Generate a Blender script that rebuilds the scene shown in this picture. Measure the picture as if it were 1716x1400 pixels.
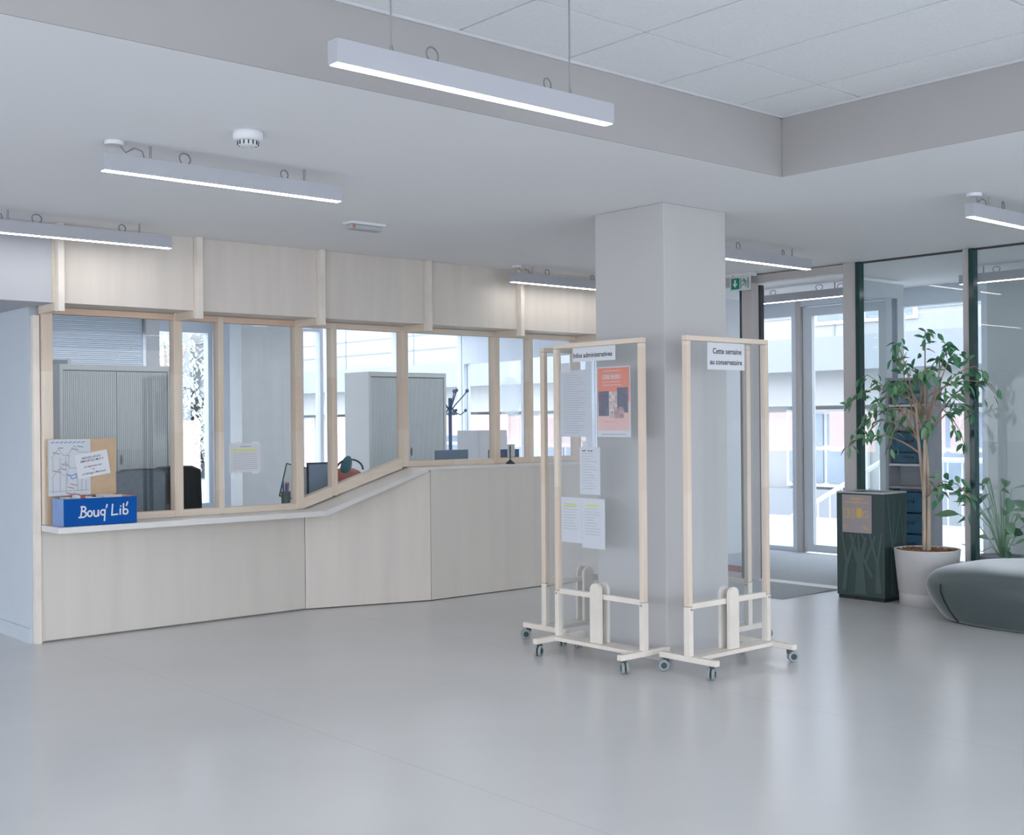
import bpy, math, random
from mathutils import Vector, Matrix
random.seed(7)
scn = bpy.context.scene
for o in list(bpy.data.objects): bpy.data.objects.remove(o, do_unlink=True)
COL = scn.collection

# ------------------------------------------------------------------ camera
FPX, W = 2016.0, 1716.0
cd = bpy.data.cameras.new('camera'); cam = bpy.data.objects.new('camera', cd); COL.objects.link(cam)
cd.sensor_fit = 'HORIZONTAL'; cd.sensor_width = 36.0; cd.lens = 36.0*FPX/W
cd.shift_y = 7.0/W; cd.clip_start = .05; cd.clip_end = 300
yaw = math.atan2(2312, 2016)-math.pi/2
cam.matrix_world = (Matrix.Translation((0, 0, 1.5)) @ Matrix.Rotation(yaw, 4, 'Z') @ Matrix.Rotation(math.pi/2, 4, 'X')
                    @ Matrix.Rotation(math.radians(-0.5), 4, 'Z'))
scn.camera = cam

# ------------------------------------------------------------------ sky, exposure
wd = bpy.data.worlds.new('overcast_sky'); scn.world = wd; wd.use_nodes = True
bg = wd.node_tree.nodes['Background']
bg.inputs['Color'].default_value = (.83, .90, 1.0, 1); bg.inputs['Strength'].default_value = 3.0
vs = scn.view_settings
vs.view_transform = 'Standard'; vs.look = 'None'; vs.gamma = 1.0; vs.use_curve_mapping = False
vs.exposure = 0.48
scn.cycles.transparent_max_bounces = 40; scn.cycles.sample_clamp_indirect = 4.0
LAMP_E = 13.0

# ------------------------------------------------------------------ materials
M = {}
def mat(name, col, rough=.6, metal=0., spec=.5, var=.04, scale=(6, 6, 6), sheen=0., sheen_tint=(1, 1, 1), bump=0., detail=4., coat=0.):
    m = bpy.data.materials.new(name); m.use_nodes = True; nt = m.node_tree; b = nt.nodes['Principled BSDF']
    tc = nt.nodes.new('ShaderNodeTexCoord'); mp = nt.nodes.new('ShaderNodeMapping'); mp.inputs['Scale'].default_value = scale
    nz = nt.nodes.new('ShaderNodeTexNoise'); nz.inputs['Scale'].default_value = 1.0; nz.inputs['Detail'].default_value = detail
    nt.links.new(tc.outputs['Object'], mp.inputs['Vector']); nt.links.new(mp.outputs['Vector'], nz.inputs['Vector'])
    cr = nt.nodes.new('ShaderNodeValToRGB'); e = cr.color_ramp.elements
    e[0].position, e[1].position = .3, .7
    e[0].color = tuple(max(0, c*(1-var)) for c in col)+(1,); e[1].color = tuple(min(1, c*(1+var)) for c in col)+(1,)
    nt.links.new(nz.outputs['Fac'], cr.inputs['Fac']); nt.links.new(cr.outputs['Color'], b.inputs['Base Color'])
    b.inputs['Roughness'].default_value = rough; b.inputs['Metallic'].default_value = metal
    b.inputs['Specular IOR Level'].default_value = spec
    if sheen: b.inputs['Sheen Weight'].default_value = sheen; b.inputs['Sheen Tint'].default_value = sheen_tint+(1,); b.inputs['Sheen Roughness'].default_value = .35
    if coat: b.inputs['Coat Weight'].default_value = coat; b.inputs['Coat Roughness'].default_value = .15
    if bump:
        bp = nt.nodes.new('ShaderNodeBump'); bp.inputs['Strength'].default_value = bump; bp.inputs['Distance'].default_value = .004
        nt.links.new(nz.outputs['Fac'], bp.inputs['Height']); nt.links.new(bp.outputs['Normal'], b.inputs['Normal'])
    M[name] = m; return m

def glassmat(name, tint, fac=.75, rough=0.0, haze=0.0, hazecol=(.8, .85, .9)):
    m = bpy.data.materials.new(name); m.use_nodes = True; nt = m.node_tree; nt.nodes.clear()
    o = nt.nodes.new('ShaderNodeOutputMaterial'); t = nt.nodes.new('ShaderNodeBsdfTransparent'); t.inputs[0].default_value = tint+(1,)
    g = nt.nodes.new('ShaderNodeBsdfGlossy'); g.inputs['Roughness'].default_value = rough
    fr = nt.nodes.new('ShaderNodeFresnel'); fr.inputs['IOR'].default_value = 1.45
    ml = nt.nodes.new('ShaderNodeMath'); ml.operation = 'MULTIPLY'; ml.inputs[1].default_value = fac
    ge = nt.nodes.new('ShaderNodeNewGeometry'); iv = nt.nodes.new('ShaderNodeMath'); iv.operation = 'SUBTRACT'; iv.inputs[0].default_value = 1.0
    nt.links.new(ge.outputs['Backfacing'], iv.inputs[1]); fm_ = nt.nodes.new('ShaderNodeMath'); fm_.operation = 'MULTIPLY'
    nt.links.new(fr.outputs[0], fm_.inputs[0]); nt.links.new(iv.outputs[0], fm_.inputs[1]); nt.links.new(fm_.outputs[0], ml.inputs[0])
    mx = nt.nodes.new('ShaderNodeMixShader'); nt.links.new(ml.outputs[0], mx.inputs[0])
    src = t
    if haze:
        d = nt.nodes.new('ShaderNodeBsdfDiffuse'); d.inputs[0].default_value = hazecol+(1,)
        mh = nt.nodes.new('ShaderNodeMixShader'); mh.inputs[0].default_value = haze
        nt.links.new(t.outputs[0], mh.inputs[1]); nt.links.new(d.outputs[0], mh.inputs[2]); src = mh
    nt.links.new(src.outputs[0], mx.inputs[1]); nt.links.new(g.outputs[0], mx.inputs[2]); nt.links.new(mx.outputs[0], o.inputs[0])
    M[name] = m; return m

def filmmat(name, tint, col, fac):
    m = bpy.data.materials.new(name); m.use_nodes = True; nt = m.node_tree; nt.nodes.clear()
    o = nt.nodes.new('ShaderNodeOutputMaterial'); t = nt.nodes.new('ShaderNodeBsdfTransparent'); t.inputs[0].default_value = tint+(1,)
    d = nt.nodes.new('ShaderNodeBsdfTranslucent'); d.inputs[0].default_value = col+(1,)
    mx = nt.nodes.new('ShaderNodeMixShader'); mx.inputs[0].default_value = fac
    nt.links.new(t.outputs[0], mx.inputs[1]); nt.links.new(d.outputs[0], mx.inputs[2]); nt.links.new(mx.outputs[0], o.inputs[0]); M[name] = m

def emit(name, col, s):
    m = bpy.data.materials.new(name); m.use_nodes = True; nt = m.node_tree; nt.nodes.clear()
    o = nt.nodes.new('ShaderNodeOutputMaterial'); e = nt.nodes.new('ShaderNodeEmission')
    e.inputs[0].default_value = col+(1,); e.inputs[1].default_value = s; nt.links.new(e.outputs[0], o.inputs[0]); M[name] = m

mat('ceiling', (.84, .84, .85), .9, var=.01, scale=(1, 1, 1))
mat('recess_shade', (.41, .393, .383), .9, var=.01)  # ceiling colour darkened: shade on the recess sides put into the colour
mat('plaster', (.76, .77, .79), .85, var=.012, scale=(1.5, 1.5, 1.5))
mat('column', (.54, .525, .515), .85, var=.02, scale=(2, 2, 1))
mat('tile', (.84, .85, .86), .9, var=.03, scale=(60, 60, 60), bump=.1)
mat('tbar', (.60, .60, .61), .6)
mat('pine', (.78, .68, .57), .55, var=.10, scale=(14, 14, 1.2))
mat('pine_h', (.78, .68, .57), .55, var=.10, scale=(1.2, 14, 14))
mat('pine_y', (.76, .64, .52), .55, var=.10, scale=(14, 1.2, 14))
mat('pine_pale', (.80, .73, .65), .5, var=.07, scale=(5, 5, 5))
mat('pine_red', (.72, .52, .39), .55, var=.10, scale=(1.2, 12, 12))
mat('ply', (.71, .645, .58), .5, var=.045, scale=(10, 10, .9), detail=6)
mat('ply_low', (.685, .63, .57), .45, var=.04, scale=(8, 8, .8), detail=6)
mat('ply_edge', (.66, .58, .48), .5, var=.08, scale=(2, 2, 90))
mat('laminate', (.74, .72, .69), .32, var=.02)
mat('alu', (.52, .49, .48), .45, metal=.0, var=.02)
mat('alu_white', (.62, .66, .70), .45, var=.02)
mat('edge_teal', (.012, .05, .048), .15, var=.1)
mat('gap_dark', (.06, .06, .065), .8)
mat('lamp_body', (.45, .455, .49), .5, var=.01)
mat('cable', (.24, .24, .26), .6)
mat('steel', (.35, .35, .36), .4, metal=.6)
mat('plastic_white', (.78, .78, .80), .5, var=.01)
mat('plastic_grey', (.45, .47, .48), .5, var=.02)
mat('blue_card', (.001, .085, .36), .65, var=.08, spec=.15)
mat('blue_side', (.22, .34, .62), .5, var=.08)
mat('cardboard', (.56, .40, .26), .8, var=.05, scale=(20, 20, 20))
mat('paper', (.70, .71, .745), .7, var=.01)
mat('paper_dim', (.60, .62, .66), .7, var=.015)
mat('ink', (.07, .07, .08), .8)
mat('ink_grey', (.36, .37, .40), .8)
mat('ink_blue', (.12, .27, .52), .8)
mat('ink_red', (.42, .20, .19), .8)
mat('highlighter', (.75, .78, .10), .7)
mat('poster_orange', (.80, .22, .12), .6, var=.03)
mat('poster_pink', (.80, .50, .45), .6)
mat('photo_dark', (.09, .08, .15), .5, var=.5, scale=(30, 30, 30))
mat('photo_mid', (.40, .24, .25), .5, var=.6, scale=(28, 28, 28))
mat('photo_pale', (.62, .50, .46), .5, var=.5, scale=(34, 34, 34))
mat('caster_tyre', (.30, .33, .34), .5)
mat('caster_hub', (.018, .05, .05), .4)
mat('bin_green', (.030, .058, .057), .38, var=.05)
mat('bin_relief', (.060, .100, .098), .34, var=.05)
mat('bin_dark', (.01, .018, .018), .5)
mat('bin_plate', (.36, .32, .33), .55)
mat('gold', (.66, .44, .12), .5)
mat('pot', (.62, .60, .60), .5, var=.012)
mat('bark', (.30, .15, .08), .9, var=.5, scale=(60, 60, 60))
mat('trunk', (.50, .40, .31), .8, var=.2, scale=(40, 40, 8), bump=.4)
mat('twig', (.42, .30, .22), .8, var=.15)
mat('leaf', (.075, .25, .125), .4, var=.35, scale=(3, 3, 3), spec=.6)
mat('leaf_pale', (.19, .38, .20), .4, var=.25, scale=(4, 4, 4))
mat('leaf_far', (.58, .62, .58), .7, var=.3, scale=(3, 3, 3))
mat('felt', (.052, .078, .080), .42, var=.22, scale=(220, 220, 220), sheen=1.0, sheen_tint=(.95, .97, 1.0), bump=.2, spec=1.0)
mat('seam', (.008, .012, .012), .9)
mat('exit_green', (.0, .26, .15), .45)
mat('cab_grey', (.68, .72, .73), .5, var=.015)
mat('cab_front', (.62, .67, .68), .45, var=.02)
mat('cab_gap', (.20, .21, .22), .7)
mat('black_fabric', (.018, .026, .030), .85, var=.2, scale=(90, 90, 90))
mat('mesh_fabric', (.14, .19, .24), .8, var=.15, scale=(80, 80, 80))
mat('dark_plastic', (.035, .045, .055), .5)
mat('navy', (.09, .15, .26), .5)
mat('screen_back', (.19, .26, .36), .4, var=.03)
mat('teal_bag', (.06, .20, .25), .6, var=.15, scale=(18, 18, 18))
mat('coral_bag', (.62, .22, .18), .7, var=.12, scale=(18, 18, 18))
mat('pen_blue', (.03, .10, .42), .4)
mat('pen_orange', (.70, .22, .05), .4)
mat('pot_green', (.08, .13, .11), .6)
mat('desk_white', (.66, .67, .69), .4, var=.01)
mat('blind', (.66, .74, .82), .6, var=.02)
mat('frame_blue', (.66, .72, .79), .45, var=.015)
mat('pier', (.62, .66, .68), .8, var=.03)
mat('wall_paint', (.56, .605, .655), .85, var=.012)
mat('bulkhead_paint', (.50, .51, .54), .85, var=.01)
mat('wall_greygreen', (.54, .58, .58), .6, var=.05, scale=(.8, .8, .5))
mat('maroon', (.38, .10, .10), .7)
mat('screen_grey', (.28, .33, .39), .8)
mat('crate_blue', (.012, .10, .19), .45, var=.25, scale=(14, 14, 14))
mat('shelf_grey', (.33, .34, .38), .5)
mat('cream', (.66, .55, .47), .7, var=.15, scale=(12, 12, 40))
mat('doormat', (.40, .44, .47), .95, var=.10, scale=(60, 60, 60), bump=.4)
mat('render_white', (.47, .475, .48), .8, var=.02, scale=(1, 1, 1))
mat('render_grey', (.36, .385, .42), .8, var=.03, scale=(1, 1, 1))
mat('shop_glass', (.30, .36, .44), .12, var=.25, scale=(.8, .8, .8))
mat('shop_red', (.60, .14, .12), .6)
mat('paving', (.66, .67, .68), .85, var=.05, scale=(1, 1, 1))
mat('railing', (.74, .75, .77), .5)
mat('shop_pink', (.78, .52, .56), .7, var=.06, scale=(2, 2, 2))
glassmat('glass', (.985, .992, .994), 1.0)
glassmat('glass_green', (.955, .975, .975), 1.3)
glassmat('plexi', (.985, .99, .993), 1.0, rough=.03, haze=.055, hazecol=(.86, .90, .94))
filmmat('film', (.99, .95, .94), (.95, .72, .66), .32)
glassmat('sticker', (.97, .98, .99), .2, haze=.25, hazecol=(.9, .92, .95))
emit('diffuser', (1.0, .97, .94), LAMP_E)
emit('screen_lit', (.75, .83, .95), .35)

def finger_joints(name, sc, amt=.20):
    m = M[name]; nt = m.node_tree; b = nt.nodes['Principled BSDF']; cr = [n for n in nt.nodes if n.type == 'VALTORGB'][0]; tc = [n for n in nt.nodes if n.type == 'TEX_COORD'][0]
    mp = nt.nodes.new('ShaderNodeMapping'); mp.inputs['Scale'].default_value = sc; mp.inputs['Location'].default_value = (.31, .17, .53)
    fl = nt.nodes.new('ShaderNodeVectorMath'); fl.operation = 'FLOOR'; wn = nt.nodes.new('ShaderNodeTexWhiteNoise'); wn.noise_dimensions = '3D'
    nt.links.new(tc.outputs['Object'], mp.inputs[0]); nt.links.new(mp.outputs[0], fl.inputs[0]); nt.links.new(fl.outputs[0], wn.inputs[0])
    ml = nt.nodes.new('ShaderNodeMath'); ml.operation = 'MULTIPLY'; ml.inputs[1].default_value = amt*2.2; nt.links.new(wn.outputs[0], ml.inputs[0])
    mx = nt.nodes.new('ShaderNodeMix'); mx.data_type = 'RGBA'; mx.inputs[7].default_value = (.62, .44, .31, 1)
    nt.links.new(ml.outputs[0], mx.inputs[0]); nt.links.new(cr.outputs[0], mx.inputs[6]); nt.links.new(mx.outputs[2], b.inputs['Base Color'])
finger_joints('pine', (2.4, 2.4, 2.3)); finger_joints('pine_h', (2.3, 1, 1.5), .14); finger_joints('pine_red', (2.0, 1, 1.5), .22)

# floor: pale sheet flooring with weld seams every 2.1 m
def floor_mat():
    m = mat('lino', (.65, .648, .645), .24, var=.03, scale=(1.2, 1.2, 1.2), spec=1.0)
    nt = m.node_tree; b = nt.nodes['Principled BSDF']; cr = [n for n in nt.nodes if n.type == 'VALTORGB'][0]
    tc = [n for n in nt.nodes if n.type == 'TEX_COORD'][0]
    sx = nt.nodes.new('ShaderNodeSeparateXYZ'); nt.links.new(tc.outputs['Object'], sx.inputs[0])
    a = nt.nodes.new('ShaderNodeMath'); a.operation = 'ADD'; a.inputs[1].default_value = 9.51
    md = nt.nodes.new('ShaderNodeMath'); md.operation = 'MODULO'; md.inputs[1].default_value = 2.105
    lt = nt.nodes.new('ShaderNodeMath'); lt.operation = 'LESS_THAN'; lt.inputs[1].default_value = .005
    nt.links.new(sx.outputs[0], a.inputs[0]); nt.links.new(a.outputs[0], md.inputs[0]); nt.links.new(md.outputs[0], lt.inputs[0])
    mx = nt.nodes.new('ShaderNodeMix'); mx.data_type = 'RGBA'; mx.inputs[7].default_value = (.47, .47, .47, 1)
    ml = nt.nodes.new('ShaderNodeMath'); ml.operation = 'MULTIPLY'; ml.inputs[1].default_value = .55
    nt.links.new(lt.outputs[0], ml.inputs[0]); nt.links.new(ml.outputs[0], mx.inputs[0]); nt.links.new(cr.outputs[0], mx.inputs[6])
    nt.links.new(mx.outputs[2], b.inputs['Base Color'])
    n2 = nt.nodes.new('ShaderNodeTexNoise'); n2.inputs['Scale'].default_value = 2.5; n2.inputs['Detail'].default_value = 5
    mr = nt.nodes.new('ShaderNodeMapRange'); mr.inputs[3].default_value = .215; mr.inputs[4].default_value = .262
    nt.links.new(tc.outputs['Object'], n2.inputs['Vector']); nt.links.new(n2.outputs[0], mr.inputs[0]); nt.links.new(mr.outputs[0], b.inputs['Roughness'])
floor_mat()

# ------------------------------------------------------------------ mesh helpers
class MB:
    def __init__(s): s.v = []; s.f = []
    def add(s, v, f):
        n = len(s.v); s.v += [tuple(p) for p in v]; s.f += [tuple(i+n for i in q) for q in f]; return s
    def box(s, x0, x1, y0, y1, z0, z1):
        return s.add([(x0,y0,z0),(x1,y0,z0),(x1,y1,z0),(x0,y1,z0),(x0,y0,z1),(x1,y0,z1),(x1,y1,z1),(x0,y1,z1)],
                     [(3,2,1,0),(4,5,6,7),(0,1,5,4),(1,2,6,5),(2,3,7,6),(3,0,4,7)])
    def hexa(s, p):
        return s.add(p, [(3,2,1,0),(4,5,6,7),(0,1,5,4),(1,2,6,5),(2,3,7,6),(3,0,4,7)])
    def prism(s, poly, z0, z1):
        n = len(poly)
        return s.add([(x,y,z0) for x,y in poly]+[(x,y,z1) for x,y in poly],
                     [tuple(range(n-1,-1,-1)), tuple(range(n,2*n))]+[(i,(i+1)%n,n+(i+1)%n,n+i) for i in range(n)])
    def tube(s, pts, r, n=8, caps=True):
        pts = [Vector(p) for p in pts]; m = len(pts); rs = r if isinstance(r, (list, tuple)) else [r]*m
        v = []; up = None
        for i, p in enumerate(pts):
            t = (pts[min(i+1,m-1)]-pts[max(i-1,0)]).normalized()
            if up is None: up = Vector((0,0,1)) if abs(t.z) < .9 else Vector((1,0,0))
            a = t.cross(up).normalized(); b = a.cross(t).normalized(); up = b
            for k in range(n):
                w = 2*math.pi*k/n; v.append(p+a*rs[i]*math.cos(w)+b*rs[i]*math.sin(w))
        f = [(i*n+k, i*n+(k+1)%n, (i+1)*n+(k+1)%n, (i+1)*n+k) for i in range(m-1) for k in range(n)]
        if caps: f += [tuple(range(n-1,-1,-1)), tuple(range((m-1)*n, m*n))]
        return s.add(v, f)
    def lathe(s, prof, n=32, c=(0,0,0), cap=True):
        v = []; m = len(prof)
        for r, z in prof:
            for k in range(n):
                w = 2*math.pi*k/n; v.append((c[0]+r*math.cos(w), c[1]+r*math.sin(w), c[2]+z))
        f = [(i*n+k, i*n+(k+1)%n, (i+1)*n+(k+1)%n, (i+1)*n+k) for i in range(m-1) for k in range(n)]
        if cap: f += [tuple(range(n-1,-1,-1)), tuple(range((m-1)*n, m*n))]
        return s.add(v, f)
    def sphere(s, c, r, n=12, m=8, sc=(1,1,1)):
        prof = [(max(1e-4, r*math.sin(math.pi*i/m)), -r*math.cos(math.pi*i/m)) for i in range(m+1)]
        k = len(s.v); s.lathe(prof, n)
        for i in range(k, len(s.v)):
            x, y, z = s.v[i]; s.v[i] = (c[0]+x*sc[0], c[1]+y*sc[1], c[2]+z*sc[2])
        return s
    def xf(s, mtx):
        s.v = [tuple(mtx @ Vector(p)) for p in s.v]; return s
    def build(s, name, m, parent=None, smooth=False, bevel=0, org=None):
        o_ = org if org is not None else (parent['_w'] if parent is not None and '_w' in parent else (0,0,0))
        me = bpy.data.meshes.new(name)
        me.from_pydata([(x-o_[0], y-o_[1], z-o_[2]) for x,y,z in s.v], [], s.f); me.update()
        me.materials.append(M[m] if isinstance(m, str) else m)
        if smooth:
            for p in me.polygons: p.use_smooth = True
        o = bpy.data.objects.new(name, me); COL.objects.link(o)
        if org is not None: o.location = org
        if parent is not None:
            o.parent = parent
            if '_w' in parent: o['_w'] = parent['_w']
        if name in ('blue_marks', 'red_marks', 'pencil_lines', 'pictograms', 'logo_row', 'bark_mulch'): o['kind'] = 'stuff'
        if bevel:
            b = o.modifiers.new('bevel', 'BEVEL'); b.width = bevel; b.segments = 2; b.limit_method = 'ANGLE'
        return o

def B(*a): return MB().box(*a)
def tag(o, label=None, cat=None, group=None, kind=None):
    if label: o['label'] = label
    if cat: o['category'] = cat
    if group: o['group'] = group
    if kind: o['kind'] = kind
    return o
def thing(name, label, cat, loc=(0,0,0), rz=0, group=None, world=True, kind=None):
    o = bpy.data.objects.new(name, None); COL.objects.link(o); o.location = loc; o.rotation_euler = (0,0,rz); o.empty_display_size = .1
    if world: o['_w'] = list(loc)
    return tag(o, label, cat, group, kind)
def struct(name, mb, m, label=None, parent=None, **k):
    o = mb.build(name, m, parent, **k); o['kind'] = 'structure'
    if label: o['label'] = label
    return o
def dup(root, loc, rz=0, label=None, group=None, parent=None):
    r = root.copy(); COL.objects.link(r); r.location = loc; r.rotation_euler = (0,0,rz)
    if label: r['label'] = label
    if group: r['group'] = group
    for ch in list(root.children):
        c = ch.copy(); COL.objects.link(c); c.parent = r
        for g in list(ch.children):
            d = g.copy(); COL.objects.link(d); d.parent = c
    return r
def text_mb(s, size, bold=0.0, align='LEFT', space=1.0):
    cu = bpy.data.curves.new('t', 'FONT'); cu.body = s; cu.size = size; cu.align_x = align; cu.offset = bold; cu.resolution_u = 3
    cu.space_character = space
    o = bpy.data.objects.new('t', cu); COL.objects.link(o)
    dg = bpy.context.evaluated_depsgraph_get(); me = o.evaluated_get(dg).to_mesh()
    mb = MB().add([v.co[:] for v in me.vertices], [tuple(p.vertices) for p in me.polygons])
    o.evaluated_get(dg).to_mesh_clear(); bpy.data.objects.remove(o); bpy.data.curves.remove(cu)
    return mb
def frame_m(o, u, v):            # local x -> u, y -> v, z -> u x v
    u = Vector(u).normalized(); v = Vector(v).normalized(); w = u.cross(v)
    return Matrix(((u.x,v.x,w.x,o[0]),(u.y,v.y,w.y,o[1]),(u.z,v.z,w.z,o[2]),(0,0,0,1)))

C = 2.85          # ceiling height
# ------------------------------------------------------------------ the setting
struct('floor', B(-6, 11.36, -4, 14.3, -.12, 0), 'lino', 'pale grey sheet floor of the hall')
struct('ceiling', MB().prism([(5.55,-4),(11.5,-4),(11.5,14.35),(-6,14.35),(-6,4.06),(5.55,4.06)], C, C+.62), 'ceiling', 'white plastered ceiling around the raised bay')
rec = struct('ceiling_recess', B(-6, 5.55, -4, 4.06, 3.20, 3.47), 'tbar', 'raised ceiling bay with large white tiles')
T = .64
tile = None
xs = [5.55, 5.165] + [5.165-T*k for k in range(1, 17)]
ys = [4.06, 3.55] + [3.55-1.22*k for k in range(1, 6)]
for i in range(len(xs)-1):
    for j in range(len(ys)-1):
        g = .007
        B(xs[i+1]+g, xs[i]-g, ys[j+1]+g, ys[j]-g, 3.187, 3.199).build('ceiling_tile', 'tile', rec)
struct('trim_21', B(-6, 5.55, 4.052, 4.066, C+.0005, 3.172), 'recess_shade', 'upstand along the raised ceiling bay with shade put into its colour')
struct('trim_22', B(5.542, 5.556, -4, 4.05, C+.0005, 3.172), 'recess_shade', 'upstand at the end of the raised ceiling bay with shade put into its colour')
B(-6, 5.55, 4.035, 4.06, 3.172, 3.186).build('edge_trim', 'tbar', rec)
B(5.525, 5.55, -4, 4.06, 3.172, 3.186).build('edge_trim', 'tbar', rec)

struct('wall_left', B(2.94, 3.03, 8.43, 14.2, 0, C), 'wall_paint', 'white side wall of the office beside the passage')
struct('baseboard_left', B(2.928, 2.94, 8.43, 14.2, 0, .10), 'wall_paint', 'white skirting along the passage wall')
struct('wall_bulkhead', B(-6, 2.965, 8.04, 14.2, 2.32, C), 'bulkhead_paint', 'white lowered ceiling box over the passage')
struct('wall_passage', B(-6, 3, 14.2, 14.3, 0, C), 'plaster', 'end wall of the passage')
struct('wall_backing', B(2.97, 9.1, 8.07, 8.40, 2.335, C), 'plaster', 'plaster box behind the plywood panels')
struct('wall_partition', B(9.12, 11.3, 8.55, 8.65, 0, C), 'plaster', 'partition between office and entrance lobby')
# rear glazing bays behind the viewer: mullions only
for i, (x, y) in enumerate([(-6, -4+2.4*k) for k in range(8)]): struct('trim_%d' % (i+1), B(x, x+.1, y, y+.1, 0, C+.3), 'alu_white', 'slim post of the glazed rear side')
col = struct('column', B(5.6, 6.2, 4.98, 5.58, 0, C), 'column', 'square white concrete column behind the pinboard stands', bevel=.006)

# glazed facade between hall and entrance lobby, plane x = 9.1
XF = 9.1
def leafbox(y0, y1, z0, z1, x=XF, d=.05): return B(x-d/2, x+d/2, y0, y1, z0, z1)
w = thing('window_1', 'narrow glass bay left of the open entrance', None, (XF, 7.6, 0), kind='structure')
leafbox(7.13, 8.0, .04, 2.76, d=.012).build('pane', 'glass', w)
leafbox(7.13, 8.0, 2.76, C, d=.08).build('head_rail', 'alu', w)
leafbox(7.13, 8.0, 0, .05, d=.06).build('bottom_rail', 'alu', w)
leafbox(7.085, 7.11, 0, 2.80, x=XF-.02, d=.06).build('glass_edge', 'edge_teal', w)
d1 = thing('door_1', 'wide taupe door frame of the open entrance', None, (XF, 6.45, 0), kind='structure')
leafbox(6.965, 7.085, 0, C, d=.10).build('jamb', 'alu', d1, bevel=.003)
leafbox(5.855, 5.985, 0, C, d=.10).build('jamb', 'alu', d1, bevel=.003)
leafbox(5.985, 6.965, 2.77, C-.008, d=.10).build('head', 'alu', d1, bevel=.003)
B(9.06, 9.21, 5.985, 6.965, .0, .010).build('threshold', 'plastic_white', d1)
lf = thing('sliding_door_leaf', 'parked glass sliding door leaf with dark edge beside the entrance', 'door', (9.19, 7.0, 0))
B(9.175, 9.205, 6.99, 7.9, .03, 2.74).build('pane', 'glass', lf)
B(9.165, 9.215, 6.955, 7.0, .01, 2.76).build('stile', 'gap_dark', lf)
B(9.165, 9.215, 7.0, 7.9, .01, .10).build('bottom_rail', 'maroon', lf)
yb = [5.814, 4.881, 3.86, 2.86, 1.86, .86, -.14, -1.14]
for i in range(len(yb)-1):
    y1, y0 = yb[i], yb[i+1]
    if i: y1 -= .10
    w = thing('window_%d' % (i+2), ['tall glass bay behind the ficus tree', 'tall glass bay behind the pouf'][min(i, 1)] if i < 2 else 'tall glass bay further along', None, (XF, (y0+y1)/2, 0), kind='structure')
    leafbox(y0, y1, .02, C-.012, d=.014).build('pane', 'glass_green', w)
    leafbox(y1, y1+.04, 0, C-.004, x=XF-.03, d=.07).build('glass_edge', 'edge_teal', w)
    leafbox(y0-.062, y0, 0, C, d=.09).build('mullion', 'alu', w, bevel=.002)
    leafbox(y0, y1, C-.012, C, d=.05).build('shadow_gap', 'gap_dark', w)
    leafbox(y0, y1, 0, .03, d=.05).build('bottom_rail', 'alu', w)
struct('wall_outer', B(11.3, 11.5, -4, 5.84, 0, C), 'wall_greygreen', 'smooth grey green wall beyond the glass')
struct('baseboard_outer', B(11.285, 11.3, -4, 5.84, 0, .09), 'plaster', 'pale skirting on the grey green wall')

# outer facade x = 11.36 : bays (y0, y1, head z)
XO = 11.36
def obay(n, y0, y1, zh, label, film=(), mull=.06, sill=.06, m='frame_blue'):
    w = thing('window_%d' % n, label, None, (XO, (y0+y1)/2, 0), kind='structure')
    B(XO-.01, XO+.01, y0+mull, y1-mull, sill, zh).build('pane', 'glass', w)
    for a, b in ((y0, y0+mull), (y1-mull, y1)): B(XO-.06, XO+.06, a, b, 0, C).build('mullion', m, w)
    B(XO-.06, XO+.06, y0+mull, y1-mull, zh, C).build('head', m, w)
    B(XO-.06, XO+.06, y0+mull, y1-mull, 0, sill).build('sill', m, w)
    for a, b in film: B(XO+.012, XO+.014, a, b, 1.14, 1.58).build('film', 'film', w)
    return w
obay(11, 5.84, 6.86, 2.66, 'outer glass bay beside the blue crate shelf', film=((6.05, 6.28), (6.33, 6.62)))
obay(12, 8.09, 9.05, 2.66, 'outer glass bay left of the entrance door', film=((8.18, 8.52), (8.58, 8.95)))
obay(13, 9.05, 10.2, 2.40, 'outer glass bay seen beside the column', film=((9.15, 9.6), (9.66, 10.1)))
obay(14, 10.2, 11.4, 2.40, 'outer office glass bay hidden by the column', film=((10.3, 10.75), (10.8, 11.3)))
obay(15, 11.4, 12.70, 2.40, 'outer office glass bay behind the pinboards', film=((11.5, 12.0), (12.1, 12.6)))
obay(16, 12.70, 14.1, 2.37, 'outer office glass bay with a round sticker', film=((12.82, 13.3),))
d2 = thing('door_2', 'pale blue outer entrance door with glass leaf', None, (XO, 7.5, 0), kind='structure')
B(XO-.07, XO+.07, 8.03, 8.09, 0, C).build('jamb', 'alu', d2)
B(XO-.07, XO+.07, 6.86, 6.95, 0, C).build('jamb', 'frame_blue', d2)
B(XO-.06, XO+.06, 6.95, 8.03, 2.76, C).build('head', 'frame_blue', d2)
lv = B(XO-.03, XO+.03, 7.90, 8.02, .02, 2.75).build('stile', 'alu_white', d2)
B(XO-.03, XO+.03, 6.96, 7.06, .02, 2.75).build('stile', 'alu_white', d2)
B(XO-.03, XO+.03, 7.06, 7.90, 2.65, 2.75).build('top_rail', 'alu_white', d2)
B(XO-.03, XO+.03, 7.06, 7.90, .02, .10).build('bottom_rail', 'alu_white', d2)
B(XO-.008, XO+.008, 7.06, 7.90, .10, 2.65).build('pane', 'glass', d2)
for a, b in ((7.48, 7.71), (7.14, 7.43)): B(XO+.012, XO+.014, a, b, 1.14, 1.58).build('film', 'film', d2)
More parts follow.
